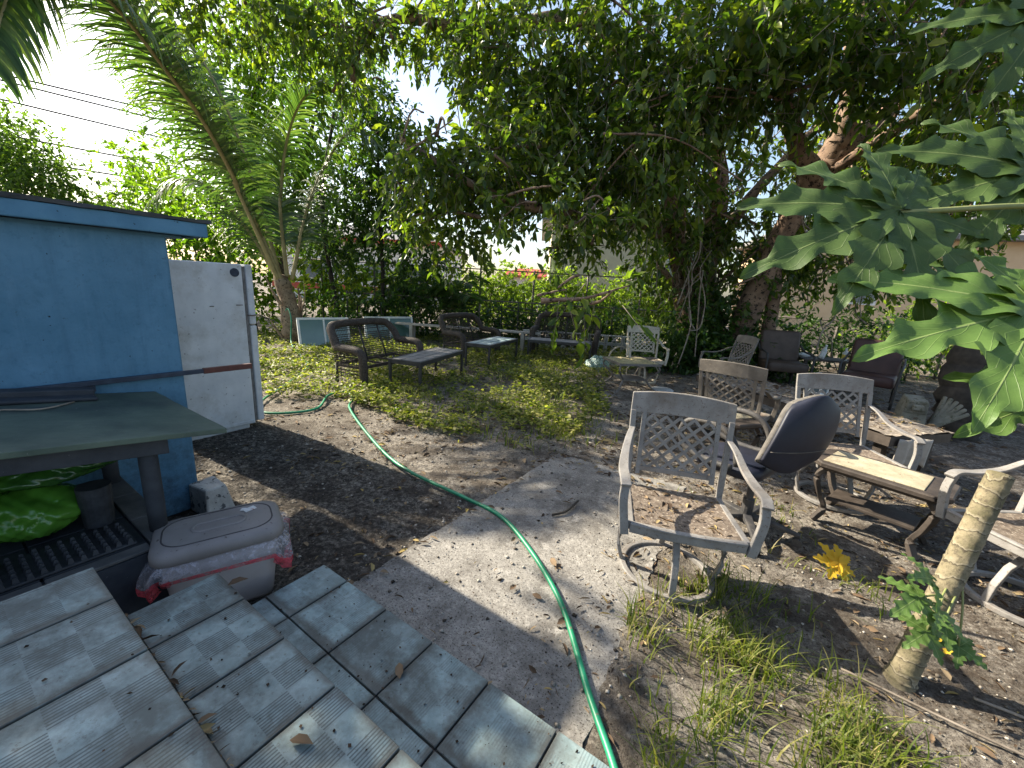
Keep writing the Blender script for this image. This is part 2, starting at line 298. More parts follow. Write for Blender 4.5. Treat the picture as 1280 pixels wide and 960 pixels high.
    litter=leafmat('dry_fallen_leaf', [(.055,.036,.024), (.11,.072,.045), (.19,.13,.08), (.30,.225,.14), (.36,.27,.09)], .1, .8, .2, (1,1,.8)),
    specks=leafmat('dark_debris', [(.02,.016,.013), (.05,.035,.026), (.09,.06,.04)], 0.02, .9, .1, (1,1,1)),
    grit=leafmat('sand_grit', [(.03,.025,.02), (.09,.075,.06), (.20,.175,.145), (.36,.32,.27), (.48,.44,.38)], .01, .95, .1, (1,1,1)),
    yleaf=leafmat('yellow_leaf', [(.62,.40,.03), (.70,.47,.05)], .35, .6, .3, (1.2,1.1,.6)),
    papleaf=papaya_mat('papaya_leaf', (.068,.125,.026), (.095,.165,.036), (.20,.26,.09)),
    papleaf_dark=papaya_mat('papaya_leaf_dark', (.036,.068,.015), (.058,.098,.022), (.13,.17,.06), .12),
    papbark2=papbark_mat(),
    petiole=worn('green_petiole', (.16,.19,.06), (.24,.25,.10), 8, .5),
)

# ------------------------------------------------------------------ mesh helpers
def link(name, me, mat, parent=None):
    o = bpy.data.objects.new(name, me); COL.objects.link(o)
    if mat is not None: me.materials.append(MT[mat] if isinstance(mat, str) else mat)
    if parent is not None: o.parent = parent
    return o
class MB:
    def __init__(s): s.v = []; s.f = []
    def add(s, V, F, M=None):
        o = len(s.v)
        for p in V:
            p = Vector(p); s.v.append(M @ p if M is not None else p)
        for f in F: s.f.append(tuple(i+o for i in f))
        return s
    def box(s, c, d, rot=None, taper=1.0):
        x, y, z = d[0]/2, d[1]/2, d[2]/2; t = taper
        V = [(-x,-y,-z),(x,-y,-z),(x,y,-z),(-x,y,-z),(-x*t,-y*t,z),(x*t,-y*t,z),(x*t,y*t,z),(-x*t,y*t,z)]
        M = Matrix.Translation(Vector(c)) @ (rot.to_4x4() if rot is not None else Matrix.Identity(4))
        return s.add(V, [(3,2,1,0),(4,5,6,7),(0,1,5,4),(1,2,6,5),(2,3,7,6),(3,0,4,7)], M)
    def sweep(s, pts, sec, up=(0,0,1), closed=False, scales=None):
        """closed 2-D section swept along a path; the section's x is across, y along 'up'"""
        pts = [Vector(p) for p in pts]; n = len(pts); k = len(sec); up = Vector(up); V = []
        for i, p in enumerate(pts):
            if closed: t = pts[(i+1) % n]-pts[i-1]
            else: t = pts[min(n-1, i+1)]-pts[max(0, i-1)]
            t.normalize(); sd = t.cross(up)
            if sd.length < 1e-4: sd = t.cross(Vector((1, 0, 0.01)))
            sd.normalize(); nn = sd.cross(t); q = 1 if scales is None else scales[i]
            for a, b in sec: V.append(p+sd*a*q+nn*b*q)
        F = []
        for i in range(n if closed else n-1):
            j = (i+1) % n
            for a in range(k):
                b = (a+1) % k; F.append((i*k+a, i*k+b, j*k+b, j*k+a))
        if not closed: F += [tuple(range(k))[::-1], tuple(range((n-1)*k, n*k))]
        return s.add(V, F)
    def tube(s, pts, r, n=8, closed=False, up=(0,0,1)):
        rs = r if isinstance(r, (list, tuple)) else [r]*len(pts)
        return s.sweep(pts, [(math.cos(2*math.pi*i/n), math.sin(2*math.pi*i/n)) for i in range(n)], up, closed, rs)
    def bar(s, pts, w, t, up=(0,0,1), closed=False, scales=None):
        return s.sweep(pts, [(-w/2,-t/2),(w/2,-t/2),(w/2,t/2),(-w/2,t/2)], up, closed, scales)
    def loft(s, rings, cap=True):
        k = len(rings[0]); V = [p for r in rings for p in r]; F = []
        for i in range(len(rings)-1):
            for a in range(k):
                b = (a+1) % k; F.append((i*k+a, i*k+b, (i+1)*k+b, (i+1)*k+a))
        if cap: F += [tuple(range(k))[::-1], tuple(range((len(rings)-1)*k, len(rings)*k))]
        return s.add(V, F)
    def build(s, name, mat, parent=None, smooth=False, bevel=0, seg=2, M=None):
        me = bpy.data.meshes.new(name)
        v = [M @ p for p in s.v] if M is not None else s.v
        me.from_pydata([tuple(p) for p in v], [], s.f); me.validate()
        if smooth: me.shade_smooth()
        o = link(name, me, mat, parent)
        if bevel:
            b = o.modifiers.new('bevel', 'BEVEL'); b.width = bevel; b.segments = seg; b.limit_method = 'ANGLE'; b.angle_limit = R(40)
        return o
def npmesh(name, V, F, mat, parent=None, smooth=False):
    me = bpy.data.meshes.new(name); V = np.asarray(V, np.float32); F = np.asarray(F, np.int32); k = F.shape[1]
    me.vertices.add(len(V)); me.vertices.foreach_set('co', V.ravel())
    me.loops.add(F.size); me.loops.foreach_set('vertex_index', F.ravel())
    me.polygons.add(len(F)); me.polygons.foreach_set('loop_start', np.arange(0, F.size, k, dtype=np.int32))
    me.update(calc_edges=True)
    if smooth: me.shade_smooth()
    return link(name, me, mat, parent)
def tag(o, label, cat, group=None, kind=None):
    if label: o['label'] = label
    if cat: o['category'] = cat
    if group: o['group'] = group
    if kind: o['kind'] = kind
    return o
def thing(name, label, cat, loc=(0,0,0), rz=0, group=None):
    o = bpy.data.objects.new(name, None); COL.objects.link(o); o.empty_display_size = .1
    o.location = loc; o.rotation_euler = (0, 0, R(rz)); return tag(o, label, cat, group)
def dup(o, parent=None):
    c = o.copy(); COL.objects.link(c); c.parent = parent
    for ch in list(o.children): dup(ch, c)
    return c
def rect_round(w, d, r, n=5):
    P = []
    for cx, cy_, a0 in ((w/2-r, d/2-r, 0), (-w/2+r, d/2-r, 90), (-w/2+r, -d/2+r, 180), (w/2-r, -d/2+r, 270)):
        for i in range(n+1):
            a = R(a0+90*i/n); P.append((cx+r*math.cos(a), cy_+r*math.sin(a)))
    return P
def spline(pts, n=6):
    """Catmull-Rom through the points"""
    P = [Vector(p) for p in pts]; P = [P[0]*2-P[1]]+P+[P[-1]*2-P[-2]]; out = []
    for i in range(1, len(P)-2):
        for k in range(n):
            t = k/n; a, b, c, d = P[i-1:i+3]
            out.append(.5*((2*b)+(c-a)*t+(2*a-5*b+4*c-d)*t*t+(3*b-a-3*c+d)*t**3))
    out.append(P[-2]); return out

def nrm(a): return a/np.maximum(np.linalg.norm(a, axis=-1, keepdims=True), 1e-9)
LEAF_V = np.array([(0,0,0),(-.42,.28,.10),(0,.30,-.0),(.42,.28,.10),(-.40,.64,.08),(0,.66,-.04),(.40,.64,.08),(0,1,-.12)], float)
LEAF_F = np.array([(0,2,1),(0,3,2),(1,2,5),(1,5,4),(2,3,6),(2,6,5),(4,5,7),(5,6,7)])
DIA_V = np.array([(0,0,0),(-.45,.45,.08),(.45,.45,.08),(0,1,-.05)], float); DIA_F = np.array([(0,3,1),(0,2,3)])
def leaf_arrays(P, D, N, L, W, simple=False):
    TV, TF = (DIA_V, DIA_F) if simple else (LEAF_V, LEAF_F)
    D = nrm(D); S = nrm(np.cross(D, N)); N = np.cross(S, D)
    V = P[:,None,:] + S[:,None,:]*(TV[None,:,0,None]*W[:,None,None]) + D[:,None,:]*(TV[None,:,1,None]*L[:,None,None]) + N[:,None,:]*(TV[None,:,2,None]*L[:,None,None])
    k = len(TV); F = TF[None]+(np.arange(len(P))*k)[:,None,None]
    return V.reshape(-1,3), F.reshape(-1,3)
GAPS = [(Vector((-2.58,10.23,5.62)), .062), (Vector((-2.0,10.2,5.4)), .058), (Vector((-3.1,10.3,5.95)), .04), (Vector((.59,9.54,2.7)), .035)]
def open_sky(C):
    ok = np.ones(len(C), bool)
    for g_, s_ in GAPS:
        d = np.array(g_-EYE); d /= np.linalg.norm(d); r = C-np.array(EYE); t = r@d; q = np.linalg.norm(r-t[:,None]*d, axis=1)
        ok &= q > s_*8.2*(.75+.5*rng.random(len(C)))
    return ok
def clusters(blobs, k, tw, leaf, wid, droop=.35, shell=.45, simple=False, dens=1.0, mask=None):
    """leafy sprigs filling uneven ellipsoids: k leaves round each drooping sprig. Returns leaf V,F and sprig V,F"""
    C = []; Dn = []
    for bx, by, bz, rx, ry, rz, n in blobs:
        n = int(n*dens)
        d = nrm(rng.normal(size=(n,3))); rad = rng.random(n)**(shell)
        wob = 1+.25*np.sin(d[:,0]*5+bx*3)*np.cos(d[:,2]*6+by)+.15*rng.normal(size=n)
        p = d*(rad*wob)[:,None]
        C.append(np.array([bx,by,bz])+p*np.array([rx,ry,rz])); Dn.append(d)
    C = np.concatenate(C); Dn = np.concatenate(Dn)
    if mask is not None:
        ok = mask(C); C = C[ok]; Dn = Dn[ok]
    ok = open_sky(C); C = C[ok]; Dn = Dn[ok]
    n = len(C)
    A = nrm(Dn*.6+rng.normal(size=(n,3))*.6+np.array([0,0,-droop]))
    ln = tw*(.7+.6*rng.random(n))
    t = np.linspace(.15,1,k)[None,:]*np.ones((n,1))+rng.normal(size=(n,k))*.04
    sag = -(t**2)*.25
    base = C[:,None,:]+A[:,None,:]*(t*ln[:,None])[:,:,None]
    base[:,:,2] += sag*ln[:,None]
    r = nrm(rng.normal(size=(n,k,3)))
    D = nrm(A[:,None,:]*.7+r*.95+np.array([0,0,-droop*.7]))
    N = nrm(np.array([0,0,1.])+rng.normal(size=(n,k,3))*.55)
    L = leaf*(.45+.85*rng.random((n,k))); W = L*wid*(.85+.3*rng.random((n,k)))
    V, F = leaf_arrays(base.reshape(-1,3), D.reshape(-1,3), N.reshape(-1,3), L.ravel(), W.ravel(), simple)
    # sprigs: three-sided
    S = nrm(np.cross(A, np.array([0,0,1.])+.01)); U = np.cross(S, A); e = C+A*ln[:,None]+np.array([0,0,-.25])*ln[:,None]
    q = .006
    TV = np.stack([C+S*q, C-S*q*.5+U*q*.86, C-S*q*.5-U*q*.86, e+S*q*.4, e-S*q*.2+U*q*.35, e-S*q*.2-U*q*.35], 1).reshape(-1,3)
    TF = (np.array([(0,1,4,3),(1,2,5,4),(2,0,3,5)])[None]+(np.arange(n)*6)[:,None,None]).reshape(-1,4)
    return V, F, TV, TF
def limb(mb, pts, r0, r1, n=10, k=6, wob=.12):
    P = spline(pts, k); m = len(P)
    for i in range(1, m-1): P[i] = P[i]+Vector((random.gauss(0,1), random.gauss(0,1), random.gauss(0,1)))*r0*wob*.5
    rs = [(r0+(r1-r0)*(i/(m-1))**.8)*(1+random.uniform(-wob, wob)) for i in range(m)]
    mb.tube(P, rs, n, up=(.3,.9,.1)); return P

# ------------------------------------------------------------------ the lie of the yard: e1 runs along the steps, en away from the house
E1 = Vector((.835, -.55, 0)); EN = Vector((.55, .835, 0))
YARD = math.degrees(math.atan2(E1.y, E1.x))                  # local x = e1, local y = en
def yd(a, b, z=0): return Vector((E1.x*a+EN.x*b, E1.y*a+EN.y*b, z))

# ground sheet
def gz(x, y):
    u = x*E1.x+y*E1.y; v = x*EN.x+y*EN.y
    return .042*np.exp(-((u+.27+.15*(v-.985)/2.3)/.12)**2)*(1/(1+np.exp(-(v-.95)/.04)))*(1/(1+np.exp((v-3.3)/.06)))+.012*np.sin(x*2.1+.7)*np.cos(y*1.7)+.008*np.sin(x*5.3+y*3.1)+.005*np.sin(x*11+1)*np.sin(y*13)-.012
t = np.linspace(-1, 1, 521); ax = np.sinh(t*7.4)/np.sinh(7.4)*330; gx, gy = np.meshgrid(ax, ax+3); 
gzz = gz(gx, gy)+np.where(np.hypot(gx,gy-3) < 9, .0035*(np.sin(gx*31+2*np.sin(gy*17))*np.cos(gy*29+1.5*np.sin(gx*23))+.7*np.sin(gx*57+gy*41+np.sin(gy*61)))+rng.normal(size=gx.shape)*.0018, 0)
V = np.stack([gx, gy, gzz], -1).reshape(-1,3); n = len(ax); i = np.arange(n*(n-1)); i = i[(i % n) != n-1]
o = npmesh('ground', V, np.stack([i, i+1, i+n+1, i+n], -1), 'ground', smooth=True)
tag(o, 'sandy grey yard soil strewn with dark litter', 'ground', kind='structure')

# concrete slab path with a crumbling outline
def slab():
    a0, a1, b0, b1 = -1.57, -.42, .985, 3.22; P = []
    def edge(p, q, n, amp):
        for i in range(n):
            t = i/n; x = p[0]+(q[0]-p[0])*t; y = p[1]+(q[1]-p[1])*t
            P.append((x+random.uniform(-amp, amp), y+random.uniform(-amp, amp)))
    edge((a0,b0),(a1+.1,b0),20,.004); edge((a1+.1,b0),(a1-.05,b1+.1),60,.012); edge((a1-.05,b1+.1),(a0,b1),30,.02); edge((a0,b1),(a0,b0),50,.008)
    top = [(x,y,.016) for x, y in P]; bot = [(x,y,-.06) for x, y in P]
    mb = MB(); mb.loft([bot, top]); o = mb.build('concrete_path', 'slab'); o.rotation_euler = (0,0,R(YARD))
    tag(o, 'cracked bare concrete slab path leading from the tiled steps into the yard', 'path', kind='structure')
slab()

# ------------------------------------------------------------------ tiled steps
def steps():
    T = .2735
    root = thing('tiled_steps', 'three wide steps clad in pale blue grey ribbed tiles beside the concrete path', 'steps', (0,0,0), YARD)
    M1 = tile_mat('plain_pale_tile', -1.4775, .714, T, .3); M2 = tile_mat('ribbed_pale_tile', -1.44, .534, T, .8); M3 = tile_mat('ribbed_pale_tile_top', -1.44, .216, T, .8)
    gm = worn('dirty_mortar', (.05,.045,.04), (.11,.10,.09), 30, .95)
    def tread(z, z0, a0, a1, edge, back, first, M, T2=T):
        core = MB(); core.box(((a0+a1)/2, (edge-.006+back)/2, (z0+z-.014)/2), (a1-a0-.01, edge-.006-back, z-.014-z0))
        c = core.build('tread', gm, root)
        tl = MB(); xs = [a0, first]
        while xs[-1]+T < a1: xs.append(xs[-1]+T)
        xs.append(a1); ys = [edge]
        while ys[-1]-T2 > back+.02: ys.append(ys[-1]-T2)
        ys.append(back)
        for i in range(len(xs)-1):
            for j in range(len(ys)-1):
                g = .0035; w_ = xs[i+1]-xs[i]-2*g; d = ys[j]-ys[j+1]-2*g
                if w_ < .02 or d < .015: continue
                tl.box(((xs[i]+xs[i+1])/2, (ys[j]+ys[j+1])/2, z-.006+random.uniform(-.0012,.0012)), (w_, d, .012), Matrix.Rotation(random.uniform(-.004,.004),3,'X'))
        # tiles on the riser and the left end
            tl.box(((xs[i]+xs[i+1])/2, edge-.004, (z0+z-.016)/2), (xs[i+1]-xs[i]-.006, .008, z-.02-z0))
        tl.box((a0+.002, (edge+back)/2, (z0+z-.016)/2), (.008, edge-back-.02, z-.02-z0))
        tl.build('tile_cladding', M, c, bevel=.0018, seg=1)
    tread(.138, -.05, -1.665, -.205, .968, .25, -1.4775, M1)
    tread(.363, .12, -1.655, -.10, .536, .20, -1.439, M2)
    tread(.588, .345, -1.645, -.10, .216, -1.2, -1.43, M3)
steps()

# ------------------------------------------------------------------ shed, deck, table and what stands by them
SW = -2.945                                                    # the shed's face lies at this e1
def shed():
    root = thing('garden_shed', 'low blue painted shed with a flat roof behind the dark work table', 'shed', yd(SW, .905), YARD)
    # local: x = e1 (face at 0), y = en (corner at 0)
    w_ = MB(); w_.box((-.06, -1.6, .83), (.12, 3.2, 1.66)); w_.box((-.86, -.06, .83), (1.48, .12, 1.66)); w_.box((-1.66, -1.6, .83), (.12, 3.2, 1.66)); w_.box((-.86, -3.14, .83), (1.48, .12, 1.66))
    w_.build('wall', 'shed', root, bevel=.012)
    f = MB(); f.box((.07, -1.58, 1.705), (.035, 3.50, .075)); f.box((-.86, .155, 1.705), (1.82, .035, .075)); f.box((-1.79, -1.58, 1.705), (.035, 3.50, .075))
    f.build('fascia', 'fascia', root, bevel=.006)
    r = MB(); V = []; F = []
    n = 40
    for i in range(n+1):
        y = -3.33+3.52*i/n
        V += [(.10+random.uniform(-.008,.008), y, 1.744+random.uniform(-.004,.002)), (.10, y, 1.762+random.uniform(-.003,.004)), (-1.82, y, 1.775), (-1.82, y, 1.746)]
    for i in range(n):
        for a in range(4): F.append((4*i+a, 4*i+(a+1) % 4, 4*i+4+(a+1) % 4, 4*i+4+a))
    F += [(0,3,2,1), (4*n,4*n+1,4*n+2,4*n+3)]
    r.add(V, F); r.build('roof', 'roof', root)
    s = MB(); s.box((-.86, -1.58, 1.66), (1.72, 3.3, .012)); s.build('soffit', 'fascia', root)
shed()
def fridge():
    # near side visible: plane along en, from the shed's back towards the yard
    fx, fy = -2.46, 3.84
    root = thing('old_refrigerator', 'old white fridge with mould specks standing beyond the blue shed', 'fridge', (fx, fy, 0), YARD+1.5)
    b = MB(); b.box((-.34, -.36, .80), (.68, .62, 1.50)); b.box((-.34,-.36,.025), (.6,.55,.05)); b.build('cabinet', 'fridge', root, bevel=.012)
    d = MB(); d.box((-.34, .005, 1.28), (.69, .06, .54)); d.build('freezer_door', 'fridge', root, bevel=.012)
    d = MB(); d.box((-.34, .005, .535), (.69, .06, .93)); d.build('door', 'fridge', root, bevel=.012)
    g = MB(); g.box((-.34, -.037, .80), (.66, .022, 1.46)); g.build('door_seal', 'seam', root)
    e = MB(); P = [(.03*math.cos(a)*1.25, .03*math.sin(a)*1.25) for a in [2*math.pi*i/24 for i in range(24)]]
    e.loft([[(0.0002,-.115+x,1.475+y) for x, y in P], [(.004,-.115+x,1.475+y) for x, y in P]]); e.build('badge', 'darkblue', root)
    h = MB(); h.tube(spline([(.012,-.05,1.10),(.018,.0,1.095),(.014,.05,1.10),(.0,.10,1.08),(-.03,.22,1.03)],5), .006, 6); h.build('wire_latch', 'fence', root, True)
    tr = MB(); tr.box((.002, -.36, .075), (.012, .6, .03)); tr.build('bottom_trim', 'fridge', root, bevel=.004)
    for y_, z_, l_ in ((-.10,1.19,.055),(-.32,1.18,.03)): k = MB(); k.box((.003,y_,z_), (.006,l_,.008)); k.build('screw_cover', 'seam', root)
fridge()
def pole():
    root = thing('wall_pole', 'long thin rail running along the blue wall, its red brown end crossing the white fridge', 'rail', tuple(yd(SW+.032, .9, .888)), YARD)
    m1 = MB(); m1.bar([(0,-3.0,.02),(0,.11,0)], .022, .026); m1.build('dark_length', 'darkblue', root, bevel=.003)
    m3 = MB(); m3.bar([(0,.09,0),(0,.365,-.002)], .028, .034); m3.build('red_brown_end', 'redbrown', root, bevel=.004)
    for y in (-1.6,-.4): m2 = MB(); m2.box((-.016,y,-.018), (.03,.03,.05)); m2.build('bracket', 'darkblue', root)
pole()
def deck():
    root = thing('low_tiled_deck', 'low dark tiled deck under the work table against the blue shed', 'deck', (0,0,0), YARD)
    z = .36; x0, x1, y0, y1 = SW+.004, -2.02, -1.6, .545
    b = MB(); b.box(((x0+x1)/2, (y0+y1)/2, (z-.016)/2), (x1-x0, y1-y0, z-.016)); b.build('base', 'benchwood', root)
    tl = MB(); S = .30
    y = y1-.105
    while y > y0:
        x = x1-.07
        while x > x0+.02:
            xx = max(x-S, x0); tl.box(((x+xx)/2, y-S/2, z-.006), (x-xx-.008, S-.008, .012)); x -= S
        y -= S
    tl.build('floor_tiles', 'decktile', root, bevel=.002, seg=1)
    e = MB(); x = x1
    while x > x0+.05:
        xx = max(x-.30, x0); e.box(((x+xx)/2, y1-.05, z-.004), (x-xx-.006, .10, .016)); x -= .30
    y = y1-.105
    while y > y0:
        e.box((x1-.034, y-.15, z-.006), (.062, .292, .014)); y -= .30
    e.build('edging', 'deckedge', root, bevel=.003, seg=1)
deck()
o = MB(); o.box((0,0,.085), (.20,.16,.19), taper=.9)
for i in range(len(o.v)): o.v[i] = o.v[i]+Vector((random.uniform(-.012,.012),)*3)
o = o.build('concrete_block', 'block', bevel=.012); o.location = yd(SW+.085, .93); o.rotation_euler = (0,0,R(YARD+8))
tag(o, 'chipped pale concrete block at the foot of the blue shed corner', 'block')
def worktable():
    root = thing('work_table', 'dark green topped work table with round legs in front of the blue shed', 'table', (0,0,0), YARD)
    x0, x1, y0, y1, z = SW+.02, -2.03, -.62, .755, .80
    K = Matrix.Identity(4); K[2][1] = -.13; K[2][3] = .13*y1            # it stands askew, higher towards the left
    def tz(y): return z+(y1-y)*.13
    top = MB()
    P = [(x0,y0)]+[(x0+(x1-x0)*i/12, y0+random.uniform(-.002,.002)) for i in range(1,12)]+[(x1,y0)]+[(x1+random.uniform(-.004,.002), y0+(y1-y0)*i/24) for i in range(1,24)]+[(x1,y1)]+[(x1+(x0-x1)*i/12, y1+random.uniform(-.004,.002)) for i in range(1,12)]+[(x0,y1)]
    top.loft([[(a,b,z-.024) for a, b in P], [(a,b,z) for a, b in P]]); top.build('table_top', 'benchtop', root, bevel=.003, M=K)
    a = MB(); a.box((x1-.09, (y0+.56)/2, z-.066), (.035, .56-y0, .082)); a.box(((x0+x1)/2-.06, .545, z-.067), (x1-x0-.12, .035, .080)); a.box((x0+.06, (y0+.56)/2, z-.066), (.035, .56-y0, .082))
    a.build('apron', 'benchwood', root, bevel=.004, M=K)
    for x, y, r in ((x1-.13,.50,.034),(x1-.10,-.02,.05),(x0+.09,.50,.034),(x0+.09,-.02,.04),(x1-.10,-.55,.05),(x0+.09,-.55,.04)):
        l = MB(); l.tube([(x,y,.36),(x,y,.50),(x,y,.66),(x,y,tz(y)-.026)], [r*.93,r,r,r*.98], 16); l.build('leg', 'benchwood', root, True)
worktable()
o = MB(); o.box((0,0,.02), (.09,.95,.04)); o.box((.08,.02,.008),(.10,.9,.016)); o = o.build('weathered_board', 'benchwood', bevel=.006); o.location = yd(SW+.075, .02, .898); o.matrix_world = Matrix.Translation(yd(SW+.075, .02, .898)) @ Matrix.Rotation(R(YARD),4,'Z') @ Matrix.Rotation(-math.atan(.13),4,'X')
tag(o, 'dark weathered board lying along the back of the work table', 'board')
for pts, lab in (([(-2.72,.40,.852),(-2.6,.28,.869),(-2.62,.16,.885),(-2.5,.02,.902)], 'thin pale twig lying on the work table near the blue wall'),):
    o = MB(); o.tube([yd(*p) for p in spline(pts,5)], .004, 5); o = o.build('twig', 'twig', smooth=True); tag(o, lab, 'twig')
def sack(name, loc, rz, sx, sy, sz, mat, label, seed):
    rs = []; n = 72; m_ = 44; q = np.random.default_rng(seed); ph = q.uniform(0, 6.28, 12)
    def crease(a, u):
        v = 0
        for k in range(6): v += (1-abs(math.sin((1.5+k*1.1)*a+(6+4.5*k)*u*(1 if k % 2 else -1)+ph[k])))**3/(1+.35*k)
        return v
    for i in range(m_+1):
        u = i/m_; e = max(.05, math.sin(math.pi*min(max(u, .02), .98)))**.5; ring = []
        for j in range(n):
            a = 2*math.pi*j/n; wr = .92+.10*math.sin(2*a+u*5+seed)-.10*crease(a, u)+.05*math.sin(5*a-u*9)
            ring.append(((u-.5)*sx*(1+.05*math.sin(3*a+seed)), math.cos(a)*sy/2*e*wr*1.1, max(.003+.002*math.sin(9*a), sz*.5+math.sin(a)*sz*.55*e*wr)))
        rs.append(ring)
    b = MB().loft(rs); o = b.build(name, mat, None, True); o.location = loc; o.rotation_euler = (0,0,R(rz))
    return tag(o, label, 'bag', 'green plastic sacks under the work table')
def bags():
    a = sack('plastic_sack', yd(-2.52, .17, .362), YARD+80, .40, .34, .20, 'baglime', 'bright lime green plastic sack lying lowest under the work table', 3)
    b = sack('plastic_sack', yd(-2.57, .27, .548), YARD+88, .56, .26, .13, 'bag', 'dark green plastic sack with white end lying on top of the lime one', 5)
    w_ = MB(); P = [(.05*math.cos(t), .035*math.sin(t)) for t in np.linspace(0, 2*math.pi, 14)[:-1]]
    w_.loft([[(.285,x,.065+y) for x, y in P], [(.335,x*1.1,.075+y*1.2) for x, y in P]]); w_.build('folded_end', 'white', b, True)
    o = MB(); o.tube([(0,0,0),(0,0,.09),(0,0,.185)], [.05,.055,.058], 20); o = o.build('black_bucket', 'mat_rubber', smooth=False); o.location = yd(-2.40, .36, .362)
    tag(o, 'black upturned bucket under the work table holding up the green sack', 'pipe')
    root = thing('rubber_doormat', 'black knobbly rubber mat on the dark tiled deck under the work table', 'mat', tuple(yd(-2.20, .10, .3625)), YARD)
    m_ = MB(); m_.box((0,0,.006), (.21,.62,.012)); m_.build('backing', 'mat_rubber', root, bevel=.004)
    k = MB()
    for i in range(6):
        for j in range(18):
            k.box((-.088+i*.035+.008*(j % 2), -.292+j*.0343, .022), (.019,.019,.022), taper=.5)
    k.build('knobs', 'mat_rubber', root)
bags()

# lidded bin with its liner hanging out
def waste_bin():
    root = thing('lidded_bin', 'mauve grey plastic bin with a red edged liner hanging below its lid', 'bin', (-1.285, 1.645, 0), YARD+70)
    def ring(w_, d, r, z): return [(x,y,z) for x, y in rect_round(w_, d, r, 6)]
    b = MB(); b.loft([ring(.36,.20,.05,.0), ring(.37,.21,.05,.02), ring(.44,.27,.06,.33)]); b.build('body', 'bin', root, True, 0)
    l = MB(); l.loft([ring(.475,.305,.07,.318), ring(.485,.315,.075,.322), ring(.485,.315,.075,.352), ring(.468,.298,.08,.372), ring(.43,.26,.08,.380), ring(.40,.23,.085,.380)])
    lid = l.build('lid', 'binlid', root, True)
    g = MB(); g.tube([(x,y,.3795) for x, y in rect_round(.405,.235,.085,8)], .0035, 6, closed=True); g.build('groove', 'groove', lid, True)
    h = MB(); h.tube([(x*.98+.0,y+.0,.381) for x, y in rect_round(.20,.07,.034,6)], .007, 6, closed=True); h.build('handle', 'binlid', lid, True)
    st = MB(); st.box((.12,.065,.3835), (.05,.032,.003), Matrix.Rotation(.4,3,'Z')); st.box((.095,.075,.3836),(.022,.02,.003), Matrix.Rotation(1.1,3,'Z')); st.build('torn_sticker', 'sticker', lid)
    n = 72; base = rect_round(.462,.292,.07,17)
    def lev(k, z, out, amp, ph):
        r_ = []
        for i, (x, y) in enumerate(base):
            L = math.hypot(x, y); f = out+amp*math.sin(i*.7+ph*.6)+amp*.8*math.sin(i*1.9+ph)
            dz = .026*math.sin(i*.26+1)+.013*math.sin(i*1.1) if k else 0
            r_.append((x*(1+f/L), y*(1+f/L), z+dz*k))
        return r_
    f1 = MB(); f1.loft([lev(0,.322,.004,.0,0), lev(.3,.300,.026,.008,1), lev(.7,.270,.036,.014,1.5), lev(1,.240,.036,.016,2)], cap=False); f1.build('liner', 'liner', root, True)
    f2 = MB(); f2.loft([lev(1,.2398,.0365,.016,2), lev(1.25,.222,.033,.018,2.2), lev(1.5,.205,.026,.020,2.5)], cap=False); f2.build('liner_edge', 'linerred', root, True)
waste_bin()

# ------------------------------------------------------------------ garden hose
hp = [(-5.1,9.0,.5),(-4.95,8.95,.75),(-4.8,8.8,.55),(-4.72,8.6,.06),(-3.9,7.4,.03),(-3.36,6.57,.03),(-3.05,5.3,.02),(-2.95,4.7,.02),(-2.75,4.25,.02),(-2.45,4.22,.02),(-2.2,4.45,.02),(-2.3,4.95,.03),(-2.18,5.16,.03),(-1.98,4.95,.02),(-1.87,4.55,.02),(-1.37,3.75,.02),(-.875,3.1,.02),(-.29,2.65,.02),(-.03,2.42,.033),(.15,2.10,.034),(.296,1.685,.034),(.357,1.234,.03),(.40,1.0,.02),(.43,.7,.02),(.5,.2,.02)]
o = MB(); o.tube(spline(hp, 8), .0135, 10); o = o.build('garden_hose', 'hose', smooth=True)
tag(o, 'bright green garden hose snaking from the palm across the concrete path', 'hose')

